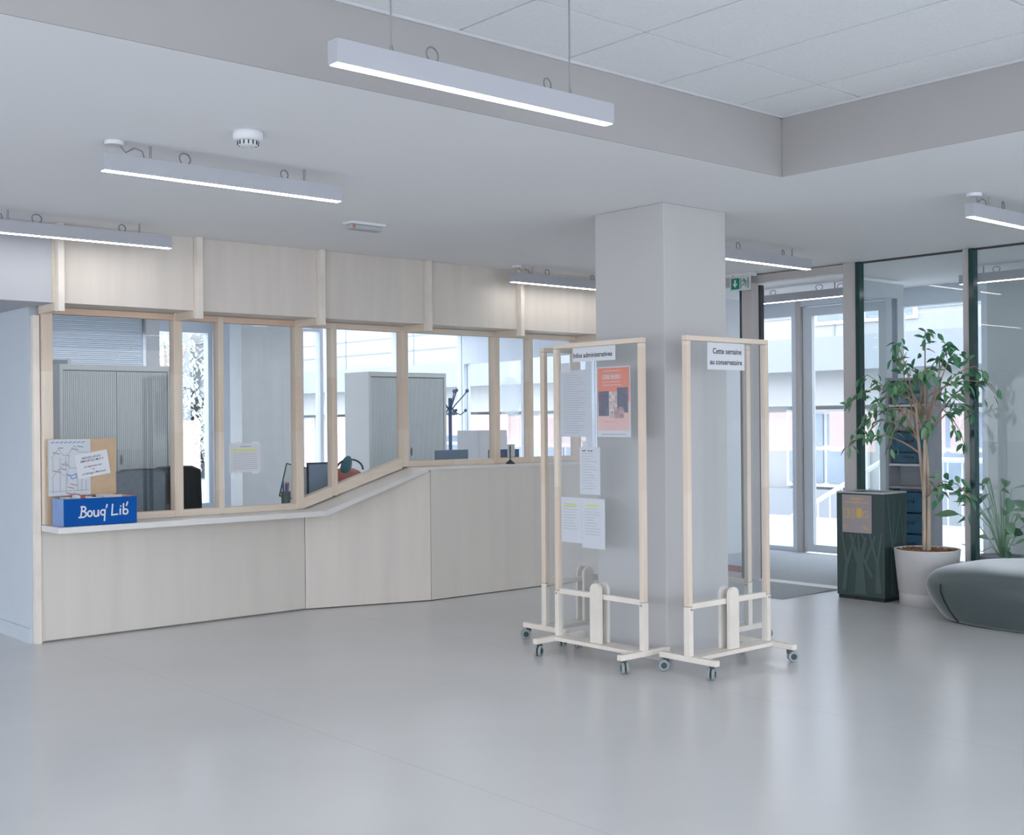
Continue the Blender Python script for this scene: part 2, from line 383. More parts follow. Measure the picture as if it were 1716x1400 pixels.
# glazed side screen inside the lobby
sc = thing('side_screen', 'glass side screen with pale frame standing inside the lobby', 'glass screen', (10.2, 6.40, .01), world=False, rz=0)
B(-.48, .47, -.03, .03, 2.66, 2.80).build('top_rail', 'alu_white', sc); B(-.48, .47, -.03, .03, .0, .10).build('bottom_rail', 'alu_white', sc)
B(.36, .47, -.03, .03, .10, 2.66).build('stile', 'alu_white', sc); B(-.48, -.42, -.03, .03, .10, 2.66).build('stile', 'alu_white', sc)
B(-.42, .36, -.006, .006, .10, 2.66).build('pane', 'glass_green', sc)
B(.335, .36, -.02, .02, .10, 2.66).build('gasket', 'screen_grey', sc)

# office back wall y = 14.15
YB = 14.15
def bbay(n, x0, x1, zh, label, film=()):
    w = thing('window_%d' % n, label, None, ((x0+x1)/2, YB, 0), kind='structure')
    B(x0, x1, YB-.01, YB+.01, .5, zh).build('pane', 'glass', w)
    B(x0-.05, x0, YB-.06, YB+.06, 0, C).build('mullion', 'frame_blue', w)
    B(x1, x1+.05, YB-.06, YB+.06, 0, C).build('mullion', 'frame_blue', w)
    B(x0, x1, YB-.06, YB+.06, zh, C).build('head', 'frame_blue', w)
    B(x0, x1, YB-.06, YB+.06, 0, .5).build('sill_panel', 'frame_blue', w)
    for a, b in film: B(a, b, YB+.012, YB+.014, .75, 1.55).build('film', 'film', w)
    return w
bbay(17, 3.1, 5.0, 2.6, 'office back window behind the left end')
bbay(18, 5.1, 6.27, 2.6, 'office back window behind the grey blind')
bbay(19, 6.48, 7.16, 2.66, 'office back window with trees outside', film=((6.78, 7.08),))
bbay(20, 8.56, 8.82, 2.75, 'narrow office back window beside the grey pier', film=((8.58, 8.74),))
bbay(21, 9.02, 10.10, 2.80, 'office back window above the second cabinet', film=((9.10, 9.6),))
bbay(22, 10.17, 11.30, 2.80, 'office back window near the coat stand')
struct('wall_back', B(7.21, 8.51, YB-.10, YB+.10, 0, C), 'frame_blue', 'grey pier in the office back wall')
struct('wall_pier', B(7.15, 7.86, 13.2, 13.5, 0, C), 'pier', 'grey concrete pier standing in the office')
struct('wall_post', B(6.29, 6.46, YB-.16, YB-.06, 0, C), 'desk_white', 'white post between the office back windows')
bl = thing('window_blind', 'grey slatted blind across the top of the back office window', 'blind', (5.68, YB-.1, 2.28))
for k in range(27): B(5.12, 6.25, YB-.12+.008*(k % 2), YB-.10+.008*(k % 2), 2.20+.024*k, 2.20+.024*k+.021).build('slat', 'blind', bl)
B(5.12, 6.25, YB-.125, YB-.095, 2.175, 2.198).build('bottom_bar', 'blind', bl)

# ------------------------------------------------------------------ reception counter
Z1, Z2 = .815, 1.119
X0, XR = 3.0, 9.05
rc_ = thing('reception_counter', 'long pale plywood reception counter with a low and a high part', 'counter', (5.0, 8.3, 0))
MB().box(3.0, 5.10, 8.40, 8.425, .012, Z1-.045).build('front_panel', 'ply_low', rc_)
def slab(a, b, t, z0, za, zb):   # vertical panel from a to b, thickness t behind
    dx, dy = b[0]-a[0], b[1]-a[1]; L = math.hypot(dx, dy); nx, ny = -dy/L*t, dx/L*t
    return MB().hexa([(a[0],a[1],z0),(b[0],b[1],z0),(b[0]+nx,b[1]+ny,z0),(a[0]+nx,a[1]+ny,z0),
                      (a[0],a[1],za),(b[0],b[1],zb),(b[0]+nx,b[1]+ny,zb),(a[0]+nx,a[1]+ny,za)])
slab((5.104, 8.399), (6.118, 8.071), .022, .008, Z1-.043, Z2-.03).build('front_panel', 'ply', rc_)
MB().box(6.124, XR, 8.07, 8.092, .008, Z2-.022).build('front_panel', 'ply_low', rc_)
MB().box(2.955, 2.998, 8.385, 8.428, 0, 2.262).build('end_post', 'pine_pale', rc_)
B(3.03, XR, 8.45, 8.47, .0, .75).build('back_panel', 'ply_low', rc_)
ct = thing('countertop', 'pale countertop strip ramping up from the low to the high counter', 'countertop', (5.0, 8.2, .8))
th = .042
MB().box(3.0, 5.09, 8.06, 8.43, Z1-th, Z1).build('low_board', 'laminate', ct, bevel=.003)
MB().hexa([(5.09,8.06,Z1-th),(6.10,8.062,Z2-.03),(6.10,8.43,Z2-.03),(5.09,8.43,Z1-th),(5.09,8.06,Z1),(6.10,8.062,Z2),(6.10,8.43,Z2),(5.09,8.43,Z1)]).build('ramp_board', 'laminate', ct)
MB().box(6.10, XR, 8.062, 8.43, Z2-.022, Z2).build('high_board', 'laminate', ct, bevel=.002)

# glazed timber screen on the counter
sg = thing('glazed_screen', 'pine framed glass screen standing along the counter', 'glass screen', (5.0, 8.4, .8))
YA, YC = 8.345, 8.425
mods = [3.0, 4.0, 5.03, 6.07, 7.10, 8.13, 9.03]
ZH = 2.275
def zc(x): return Z1 if x <= 5.05 else (Z2 if x >= 6.07 else Z1+(Z2-Z1)*(x-5.05)/1.02)
posts = [(3.004, 3.074)]+[(m-.034, m+.034) for m in mods[1:-1]]
mids = [(4.325, 4.37), (5.335, 5.385), (7.49, 7.545), (8.5, 8.55)]
for a, b in posts+mids:
    B(a, b, YA, YC, zc((a+b)/2)+.002, ZH+.0445).build('post', 'pine', sg, bevel=.003)
def rail(a, b, m, h):
    MB().hexa([(a,YA+.004,zc(a)+.001),(b,YA+.004,zc(b)+.001),(b,YC,zc(b)+.001),(a,YC,zc(a)+.001),
               (a,YA+.004,zc(a)+h),(b,YA+.004,zc(b)+h),(b,YC,zc(b)+h),(a,YC,zc(a)+h)]).build('bottom_rail', m, sg)
allp = sorted(posts+mids)
for (a0, a1), (b0, b1) in zip(allp[:-1], allp[1:]):
    h = .085 if (a1 > 5.03 and b0 < 6.05) else .05
    rail(a1, b0, 'pine_h', h)
    k = mods.index(min(mods, key=lambda q: abs(q-a1)))
    B(a1, b0, YA, YC, ZH, ZH+.044).build('head_rail', 'pine_red' if a1 < 5 else 'pine_h', sg)
    MB().hexa([(a1,8.395,zc(a1)+h),(b0,8.395,zc(b0)+h),(b0,8.403,zc(b0)+h),(a1,8.403,zc(a1)+h),(a1,8.395,ZH),(b0,8.395,ZH),(b0,8.403,ZH),(a1,8.403,ZH)]).build('pane', 'glass', sg)

# plywood bulkhead
bh = thing('plywood_bulkhead', 'row of pale plywood panels with battens hung from the ceiling over the counter', 'wall panelling', (5.0, 8.05, 2.32))
for i in range(6):
    a, b = mods[i]+.028, mods[i+1]-.018
    y = 8.045
    B(a, b, y, y+.02, 2.322, C-.001).build('panel', 'ply', bh)
    B(a, b, y+.02, YC, 2.322, 2.334).build('soffit', 'ply_low', bh)
for m in mods[:-1]:
    B(m-.018, m+.024, 7.985, 8.045, 2.262, C-.001).build('batten', 'pine_pale', bh, bevel=.002)
    B(m-.022, m+.028, 8.045, YA-.001, 2.268, 2.322).build('soffit_rail', 'pine_y', bh)
B(2.96, 2.982, 8.035, 8.10, 2.32, C-.001).build('panel_edge', 'ply_edge', bh)

# ------------------------------------------------------------------ linear lamps
def make_lamp(L=1.32, drop=.0):
    t = thing('linear_lamp', 'x', 'lamp', (0,0,0), group='white linear lamps hung under the ceiling')
    B(0, L, -.03, .03, 0.004, .085).build('housing', 'lamp_body', t, bevel=.002)
    B(.004, L-.004, -.021, .021, .0015, .006).build('diffuser', 'diffuser', t)
    top = C-2.70+drop
    for x in (.24, L-.22):
        r = MB().tube([(x,0,.085),(x,0,top)], .0035 if drop else .006, 6).build('suspension_rod', 'steel', t)
        if drop: MB().tube([(x-.008,0,.085),(x,0,.13),(x+.012,0,.085)], .002, 5).build('clip', 'steel', t)
    for x, r0 in ((.42, .034), (L-.34, .028)):
        pts = [(x+r0*math.cos(a), .010*math.cos(a), .088+r0*.75+r0*.8*math.sin(a)) for a in [(-.30+1.6*k/18)*math.pi for k in range(19)]]
        MB().tube(pts, .0035, 6).build('cable_loop', 'cable', t, smooth=True)
    if not drop:
        MB().lathe([(.045,0),(.045,.02)], 16, (.06,0,top-.021)).build('ceiling_rose', 'plastic_white', t)
        MB().tube([(.09,0,top-.02),(.12,.01,top-.045),(.16,0,top-.02),(.2,0,top-.03),(.21,0,.085)], .0035, 6).build('cable', 'cable', t, smooth=True)
    return t
lampA = make_lamp()
lampB = make_lamp(drop=.335)
def place(l, x, y, label, first):
    o = l if first else dup(l, (x, y, 2.70)); o.location = (x, y, 2.70); o['label'] = label; return o
place(lampB, 2.20, 3.42, 'large white linear lamp on long wires nearest the camera', True)
place(lampA, 2.28, 5.54, 'white linear lamp between smoke detector and counter', True)
place(lampA, 2.33, 7.72, 'white linear lamp hanging at the left in front of the plywood panels', False)
place(lampA, 6.81, 7.80, 'white linear lamp partly hidden behind the column on its left', False)
place(lampA, 6.85, 5.72, 'white linear lamp to the right of the column above the exit sign', False)
place(lampA, 6.80, 3.62, 'white linear lamp cut off at the right edge of the picture', False)
for x, y in ((-2.3, 3.42), (-2.3, 1.3), (2.25, 1.3)):  # unseen lamps continuing the hall rows, added for lighting
    place(lampB, x, y, 'unseen white linear lamp on long wires added behind the viewer at %s' % {(-2.3, 3.42): 'the left', (-2.3, 1.3): 'the far left', (2.25, 1.3): 'close range'}[(x, y)], False)
for x, y in ((-2.3, 5.54), (-2.3, 7.72), (6.8, 1.4)):  # further unseen lamps in the rows, also added for lighting
    place(lampA, x, y, 'unseen white linear lamp added outside the picture %s' % {(-2.3, 5.54): 'left of the smoke detector', (-2.3, 7.72): 'over the passage', (6.8, 1.4): 'beyond the right edge'}[(x, y)], False)
for x, y, lb in ((3.6, 9.9, 'left'), (5.6, 9.9, 'middle'), (7.6, 9.9, 'right'), (4.6, 12.2, 'rear left'), (8.6, 12.2, 'rear right'), (3.6, 11.3, 'far left'), (6.6, 12.2, 'rear middle'), (6.6, 10.9, 'central')):  # unseen office lamps, added to brighten the room behind the screen
    place(lampA, x, y, '%s unseen linear lamp added inside the office above the bulkhead line' % lb, False)
lobby = dup(lampA, (10.2, 6.6, 2.70), math.pi/2, 'white linear lamp across the lobby ceiling behind the entrance frame')

dup(lampA, (10.2, 4.2, 2.70), math.pi/2, 'white linear lamp added behind the glass at the far right')  # extra lamp added to brighten the lobby

# ceiling devices
sd = thing('smoke_detector', 'round white smoke detector on the ceiling', 'smoke detector', (2.74, 4.98, C))
MB().lathe([(.055,-.045),(.066,-.04),(.07,-.018),(.07,0)], 28, (2.74,4.98,C)).build('base', 'plastic_white', sd, smooth=True)
MB().lathe([(.03,-.068),(.044,-.062),(.048,-.045)], 24, (2.74,4.98,C)).build('sensor_head', 'plastic_white', sd, smooth=True)
for k in range(14):
    a = 2*math.pi*k/14
    MB().box(-.003, .003, .0465, .0495, -.064, -.046).xf(Matrix.Translation((2.74,4.98,C)) @ Matrix.Rotation(a, 4, 'Z')).build('slot', 'gap_dark', sd)
em = thing('emergency_light', 'flat white emergency light fixed to the ceiling near the counter', 'emergency light', (4.6, 6.78, C))
B(4.46, 4.74, 6.72, 6.83, C-.018, C).build('base', 'plastic_white', em, bevel=.004)
B(4.475, 4.725, 6.735, 6.815, C-.05, C-.018).build('cover', 'plastic_grey', em, bevel=.006)
B(4.478, 4.50, 6.733, 6.738, C-.045, C-.022).build('indicator', 'ink_red', em)

# exit sign
es = thing('exit_sign', 'green and white emergency exit sign hung from the ceiling beside the column', 'exit sign', (8.9, 6.98, C))
B(8.86, 8.96, 6.84, 7.12, C-.03, C).build('housing', 'plastic_white', es, bevel=.003)
MB().tube([(8.855,7.03,C-.022),(8.85,7.03,C-.022)], .006, 8).build('indicator', 'ink_red', es)
B(8.90, 8.912, 6.87, 7.10, C-.155, C-.03).build('panel', 'plastic_white', es)
B(8.896, 8.90, 6.99, 7.085, C-.142, C-.040).build('arrow_field', 'exit_green', es)
Fm = lambda y, z, x=8.894: frame_m((x, y, z), (0,-1,0), (0,0,1))
MB().add([(-.010,.035,0),(.010,.035,0),(.010,0,0),(.030,0,0),(0,-.036,0),(-.030,0,0),(-.010,0,0)], [(0,1,2,3,4,5,6)]).xf(Fm(7.0375, C-.091)).build('arrow', 'plastic_white', es)
def strokes(lines, wd_, thick=.001):
    mb = MB(); zz = 0
    for ln in lines:
        for (x0, y0), (x1, y1) in zip(ln[:-1], ln[1:]):
            dx, dy = x1-x0, y1-y0; L = math.hypot(dx, dy) or 1e-6; nx, ny = -dy/L*wd_/2, dx/L*wd_/2; ex, ey = dx/L*wd_*.35, dy/L*wd_*.35
            zz += .00001
            mb.add([(x0-ex+nx,y0-ey+ny,zz),(x0-ex-nx,y0-ey-ny,zz),(x1+ex-nx,y1+ey-ny,zz),(x1+ex+nx,y1+ey+ny,zz)], [(0,1,2,3)])
    return mb
man = [[(-.012,.028),(.0,.008),(.012,-.008),(.006,-.034)], [(.0,.008),(-.016,-.012),(-.028,-.022)], [(-.012,.028),(-.028,.014)], [(-.010,.026),(.012,.018),(.022,.008)]]
strokes(man, .008).xf(Fm(6.925, C-.09)).build('running_figure', 'exit_green', es)
MB().lathe([(.008,0),(.0079,.001)], 12).xf(Fm(6.935, C-.054)).build('running_figure_head', 'exit_green', es)
strokes([[(-.036,-.048),(-.036,.046)], [(.046,-.048),(.046,.046)]], .009).xf(Fm(6.935, C-.091)).build('door_mark', 'exit_green', es)

# ------------------------------------------------------------------ pinboard stands
def make_stand():
    t = thing('display_stand', 'x', 'display stand', (0,0,0), group='wheeled pine stands with clear panels around the column')
    H2 = 2.0
    for s in (-1, 1):
        x = s*.372
        B(x-.018, x+.018, -.022, .022, .112, .40).build('lower_post', 'pine_pale', t, bevel=.002)
        B(x-.016, x+.016, -.020, .020, .403, H2-.032).build('upright', 'pine', t, bevel=.002)
        B(x-.02, x+.02, -.215, .215, .078, .112).build('foot', 'pine_pale', t, bevel=.003)
        for q in (-1, 1):
            cx, cy = x, q*.175
            rot = Matrix.Translation((cx, cy, 0)) @ Matrix.Rotation(random.uniform(0, 6.28), 4, 'Z')
            f = MB().box(-.013, .013, -.016, .016, .052, .078).xf(rot).build('caster', 'caster_hub', t)
            for e in (-1, 1):
                MB().lathe([(.012,-.008),(.031,-.008),(.034,-.003),(.034,.003),(.031,.008),(.012,.008)], 18).xf(rot @ Matrix.Translation((.014*e, .02, .034)) @ Matrix.Rotation(math.pi/2, 4, 'Y')).build('wheel', 'caster_tyre', f, smooth=False)
                MB().lathe([(.019,-.010),(.019,.010)], 14).xf(rot @ Matrix.Translation((.014*e, .02, .034)) @ Matrix.Rotation(math.pi/2, 4, 'Y')).build('hub', 'caster_hub', f)
    B(-.388, .388, -.020, .020, H2-.03, H2).build('top_rail', 'pine_h', t, bevel=.002)
    B(-.354, .354, -.016, .016, .385, .418).build('middle_rail', 'pine_pale', t, bevel=.002)
    B(-.352, .352, -.065, .065, .086, .110).build('base_board', 'pine_pale', t, bevel=.002)
    for q in (-1, 1):
        poly = [(-.045,.112),(.045,.112),(.045,.44)]+[(.045*math.cos(a), .44+.045*math.sin(a)) for a in [math.pi*k/10 for k in range(1, 10)]]+[(-.045,.44)]
        y0, y1 = (.022, .044) if q > 0 else (-.044, -.022)
        n = len(poly)
        MB().add([(x,y0,z) for x,z in poly]+[(x,y1,z) for x,z in poly], [tuple(range(n)), tuple(range(2*n-1,n-1,-1))]+[(i,n+i,n+(i+1)%n,(i+1)%n) for i in range(n)]).build('bracket_board', 'pine_pale', t)
    B(-.352, .352, -.003, .003, .112, H2-.03).build('clear_panel', 'plexi', t)
    for s in (-1, 1): MB().tube([(s*.372,-.028,.385),(s*.372,.028,.385)], .006, 8).build('bolt', 'steel', t)
    return t
st = make_stand(); st.location = (5.80, 4.66, 0); st['label'] = 'wheeled pine display stand with clear panel in front of the column, on its right side'
dup(st, (5.36, 5.325, 0), math.pi/2, 'wheeled pine display stand with poster and taped papers left of the column')
dup(st, (5.91, 6.02, 0), 0, 'wheeled pine display stand mostly hidden behind the column, beyond the poster stand')
dup(st, (6.55, 5.465, 0), math.pi/2, 'wheeled pine display stand half hidden behind the right hand clear stand')

# papers on stand A (plane x = 5.36, visible from -x)
XA = 5.3668
def paperA(name, label, cat, y0, y1, z0, z1, m='paper', group=None):
    t = thing(name, label, cat, (XA, (y0+y1)/2, z0), group=group)
    B(XA-.001, XA, y0, y1, z0, z1).build('sheet', m, t); return t
def FA(y, z): return frame_m((XA-.0016, y, z), (0,-1,0), (0,0,1))
def lines(w, h, n, m0=.12, top=.9, bot=.1, lw=.0025, ragged=True, seed=1):
    r = random.Random(seed); mb = MB()
    for k in range(n):
        yy = h*(top-(top-bot)*k/max(1, n-1)); ww = w*(1-2*m0)*(r.uniform(.55, 1) if ragged else 1)
        mb.add([(w*m0,yy,0),(w*m0+ww,yy,0),(w*m0+ww,yy+lw,0),(w*m0,yy+lw,0)], [(0,1,2,3)])
    return mb
XA = 5.3555
t = paperA('paper_notice', 'white paper strip headed Infos administratives at the top of the left stand', 'paper', 5.166, 5.545, 1.877, 1.968)
text_mb('Infos administratives', .042, .0010).xf(FA(5.540, 1.903)).build('lettering', 'ink', t)
XA = 5.3668
t = paperA('paper_notice', 'tall pale grey printed list taped left of the orange poster', 'paper', 5.40, 5.676, 1.40, 1.826, 'paper_dim')
lines(.283, .426, 26, seed=3, top=.92, bot=.06, lw=.0022).xf(FA(5.676, 1.40)).build('lettering', 'ink_grey', t)
B(XA-.0022, XA-.0012, 5.585, 5.665, 1.815, 1.875).build('tape', 'paper', t)
t = paperA('poster', 'orange concert poster with three dark photographs on the left stand', 'poster', 5.053, 5.339, 1.399, 1.836)
xq = XA-.0014
def rectA(name, m, y0, y1, z0, z1, k=0): return B(xq-.0004*k-.0003, xq-.0004*k, y0, y1, z0, z1).build(name, m, t)
rectA('orange_field', 'poster_orange', 5.06, 5.332, 1.62, 1.829)
rectA('pink_field', 'poster_pink', 5.06, 5.332, 1.44, 1.62)
rectA('photograph', 'photo_dark', 5.235, 5.325, 1.53, 1.685, 1)
rectA('photograph', 'photo_pale', 5.155, 5.235, 1.515, 1.68, 1)
rectA('photograph', 'photo_dark', 5.072, 5.165, 1.55, 1.705, 2)
rectA('photograph', 'photo_mid', 5.105, 5.19, 1.515, 1.585, 3)
text_mb('CPES MUSIC', .030, .0006).xf(frame_m((xq-.002, 5.29, 1.765), (0,-1,0), (0,0,1))).build('title', 'paper', t)
lines(.22, .05, 3, seed=5, lw=.003, m0=.1).xf(frame_m((xq-.002, 5.31, 1.715), (0,-1,0), (0,0,1))).build('lettering', 'paper', t)
lines(.22, .02, 1, seed=6, lw=.003).xf(frame_m((xq-.002, 5.31, 1.79), (0,-1,0), (0,0,1))).build('lettering', 'paper', t)
lines(.22, .02, 1, seed=8, lw=.0025).xf(frame_m((xq-.002, 5.31, 1.475), (0,-1,0), (0,0,1))).build('lettering', 'ink_grey', t)
strokes([[(x*.024, 0), (x*.024+.012, .002)] for x in range(9)], .006).xf(frame_m((xq-.002, 5.30, 1.415), (0,-1,0), (0,0,1))).build('logo_row', 'ink_grey', t)
t = paperA('paper_notice', 'white page of printed text taped in the middle of the left stand', 'paper', 5.318, 5.50, 1.035, 1.335)
lines(.182, .30, 14, seed=9, top=.86, bot=.12).xf(FA(5.50, 1.035)).build('lettering', 'ink_grey', t)
strokes([[(0,0),(.03,.004)], [(.05,0),(.062,.003)], [(.072,0),(.09,.002)]], .007).xf(FA(5.475, 1.31)).build('heading', 'ink', t)
B(XA-.0022, XA-.0012, 5.43, 5.475, 1.325, 1.372).build('tape', 'paper', t)
for (a, b, sd_, hy, lab) in ((5.485, 5.676, 11, .82, 'left one of the two low white pages with yellow highlighter on the left stand'), (5.28, 5.483, 12, .93, 'right one of the two low white pages with yellow highlighter on the left stand')):
    t = paperA('paper_notice', lab, 'paper', a, b, .695 if a < 5.4 else .72, 1.01, 'paper', 'two highlighted pages low on the left stand')
    z0 = .695 if a < 5.4 else .72
    lines(b-a, .29, 10, seed=sd_, top=.85, bot=.3).xf(FA(b, z0)).build('lettering', 'ink_grey', t)
    strokes([[(.04, .29*hy), (.14, .29*hy+.002)]], .011).xf(frame_m((XA-.0022, b, z0), (0,-1,0), (0,0,1))).build('highlight', 'highlighter', t)
# title on stand B (plane y = 4.66, visible from -y)
YBs = 4.6555
t = thing('paper_notice', 'white paper headed Cette semaine au conservatoire on the right stand', 'paper', (5.79, YBs, 1.80))
B(5.614, 5.968, YBs-.001, YBs, 1.803, 1.966).build('sheet', 'paper', t)
text_mb('Cette semaine', .047, .0010, 'CENTER').xf(frame_m((5.80, YBs-.0016, 1.90), (1,0,0), (0,0,1))).build('lettering', 'ink', t)
text_mb('au conservatoire', .045, .0010, 'CENTER').xf(frame_m((5.79, YBs-.0016, 1.835), (1,0,0), (0,0,1))).build('lettering', 'ink', t)

# notice on the counter glass
t = thing('paper_notice', 'white notice with a yellow highlighted line taped to the counter glass', 'paper', (4.567, 8.39, 1.116))
B(4.43, 4.705, 8.391, 8.393, 1.125, 1.352).build('sheet', 'paper', t)
fb = frame_m((4.43, 8.390, 1.125), (1,0,0), (0,0,1))
lines(.275, .227, 9, seed=21, top=.66, bot=.12, ragged=False).xf(fb).build('lettering', 'ink_grey', t)
strokes([[(.10,.20),(.19,.20)]], .006).xf(fb).build('heading', 'ink_grey', t)
strokes([[(.02,.172),(.235,.172)]], .011).xf(fb).build('highlight', 'highlighter', t)
for x in (.04, .20):
    for z in (.218, -.012): B(4.43+x, 4.43+x+.055, 8.3885, 8.390, 1.125+z, 1.125+z+.02).build('tape', 'plastic_white', t)

# ------------------------------------------------------------------ book box on the counter
bx = thing('book_box', 'blue book exchange box lettered Bouq Lib on the left end of the counter', 'box', (3.3, 8.2, Z1))
rz_ = math.radians(-1)
by0, by1, bx0, bx1, bz = 8.085, 8.30, 3.045, 3.555, Z1+.002
B(bx0, bx1, by0, by0+.012, bz, bz+.185).build('front', 'blue_card', bx)
B(bx0, bx0+.012, by0+.012, by1, bz, bz+.185).build('side', 'blue_side', bx); B(bx1-.012, bx1, by0+.012, by1, bz, bz+.185).build('side', 'blue_side', bx)
B(bx0+.012, bx1-.012, by1-.012, by1, bz, bz+.185).build('back', 'blue_card', bx); B(bx0+.012, bx1-.012, by0+.012, by1-.012, bz, bz+.01).build('bottom', 'blue_card', bx)
def arc(cx, cy, rx, ry, a0, a1, n=12): return [(cx+rx*math.cos(math.radians(a0+(a1-a0)*k/n)), cy+ry*math.sin(math.radians(a0+(a1-a0)*k/n))) for k in range(n+1)]
L_ = []
L_ += [[(.012,.0),(.022,.072)], [(.0,.0)]+arc(.024,.020,.026,.020,-90,80)+[(.018,.042)], [(.018,.042)]+arc(.028,.057,.018,.015,-90,120)+[(.014,.070)], [(.0,.0),(.012,.0)]]
L_ += [arc(.075,.022,.015,.019,0,360)]
L_ += [[(.103,.042)]+arc(.118,.018,.014,.016,180,360)+[(.134,.042)], [(.133,.04),(.136,.004)]]
L_ += [arc(.166,.026,.016,.017,30,330), [(.181,.044),(.176,-.03)], [(.196,.078),(.190,.058)]]
L_ += [[(.235,.078),(.229,.005),(.270,.008)]]
L_ += [[(.290,.044),(.288,.006)], [(.293,.062),(.293,.064)]]
L_ += [[(.313,.078),(.311,.008)], arc(.327,.023,.016,.017,-160,160), [(.342,.088),(.334,.066)]]
strokes(L_, .0105).xf(frame_m((bx0+.10, by0-.0012, bz+.058), (1,.0,.0), (-.0,0,1))).build('lettering', 'paper', bx)
bd = thing('display_board', 'cardboard back board with a house drawing and a card standing behind the blue box', 'sign', (3.26, 8.31, Z1))
B(3.018, 3.50, 8.305, 8.320, Z1+.20, 1.408).build('board', 'cardboard', bd)
B(3.018, 3.50, 8.322, 8.333, Z1+.001, 1.30).build('support', 'cardboard', bd)
dw = B(3.022, 3.315, 8.303, 8.305, Z1+.20, 1.405).build('drawing', 'paper_dim', bd)
fd = frame_m((3.022, 8.3022, 1.015), (1,0,0), (0,0,1))
hs = []
for hx, hy, w_ in ((.03,.25,.09),(.14,.27,.13),(.08,.16,.12),(.03,.11,.09)):
    hs += [[(hx-.01,hy+.01),(hx+.02,hy+.05),(hx+.04,hy+.075),(hx+.055,hy+.05),(hx+.07,hy+.03),(hx+w_+.03,hy+.025)], [(hx,hy+.01),(hx,hy-.09)], [(hx+w_,hy+.02),(hx+w_,hy-.08)], [(hx+.05,hy+.01),(hx+.05,hy-.08)]]
hs += [[(.01,.03),(.28,.035)], [(.2,.03),(.2,.13)], [(.23,.03),(.23,.11)], [(.26,.035),(.26,.10)]]
strokes(hs, .004).xf(fd).build('pencil_lines', 'ink_grey', dw)
strokes([[(x,y),(x+.045,y-.012)] for x, y in ((.03,.30),(.16,.325),(.09,.22),(.03,.175),(.12,.02),(.17,.015),(.13,.06),(.15,.08))], .0055).xf(fd).build('red_marks', 'ink_red', dw)
strokes([[(.02+.03*k,.365),(.04+.03*k,.372)] for k in range(8)]+[[(.07,.33),(.10,.33)], [(.20,.34),(.24,.335)], [(.12,.15),(.16,.135)], [(.16,.135),(.19,.15),(.19,.12),(.16,.115),(.15,.13)], [(.09,.185),(.12,.18)]], .006).xf(fd).build('blue_marks', 'ink_blue', dw)
cd_ = MB().box(0, .235, -.002, 0, 0, .17).xf(Matrix.Translation((3.225, 8.300, 1.125)) @ Matrix.Rotation(math.radians(-9), 4, 'Y')).build('card', 'paper', bd)
fc = Matrix.Translation((3.225, 8.2975, 1.125)) @ Matrix.Rotation(math.radians(-9), 4, 'Y') @ Matrix.Rotation(math.pi/2, 4, 'X')
for i, (s_, z) in enumerate((('SERVEZ-VOUS !', .130), ('EMPORTEZ-MOI !!', .108), ('et rapportez-moi', .070), ('ou', .048), ('un échange à Montreuil', .022))):
    text_mb(s_, .021 if i < 2 else .018, .0003, 'CENTER').xf(fc @ Matrix.Translation((.118, z, 0))).build('lettering', 'ink', cd_)
for i, (a, b, dz, m, lb) in enumerate(((3.09,3.16,.19,'cream','cream paged book at the left end inside the blue box'), (3.17,3.20,.205,'maroon','dark red book standing inside the blue box'), (3.21,3.31,.188,'paper','white book in the middle of the blue box'), (3.34,3.46,.20,'cream','wide cream book on the right inside the blue box'), (3.47,3.53,.193,'coral_bag','coral book at the right end inside the blue box'))):
    k = thing('book', lb, 'book', ((a+b)/2, 8.2, bz+.01), group='books in the blue box')
    B(a, b, 8.115, 8.118, bz+.011, bz+dz).build('cover', m, k); B(a, b, 8.282, 8.285, bz+.011, bz+dz).build('cover', m, k)
    B(a+.004, b, 8.118, 8.282, bz+.014, bz+dz-.004).build('pages', 'paper', k)

# pen stand on the high ledge
t = thing('pen_stand', 'small dark pen stand with cone base on the high counter ledge', 'pen stand', (7.125, 8.2, Z2))
MB().lathe([(.042,0),(.042,.006),(.012,.032),(.006,.04)], 20, (7.125,8.2,Z2+.001)).build('base', 'dark_plastic', t, smooth=True)
MB().lathe([(.005,.04),(.006,.09),(.007,.15),(.004,.165)], 12, (7.125,8.2,Z2+.001)).build('pen', 'dark_plastic', t, smooth=True)
t = thing('paper_sheet', 'flat white sheet lying on the high counter ledge right of the pen stand', 'paper', (7.65, 8.2, Z2))
B(7.48, 7.80, 8.10, 8.30, Z2+.001, Z2+.004).build('sheet', 'paper', t)

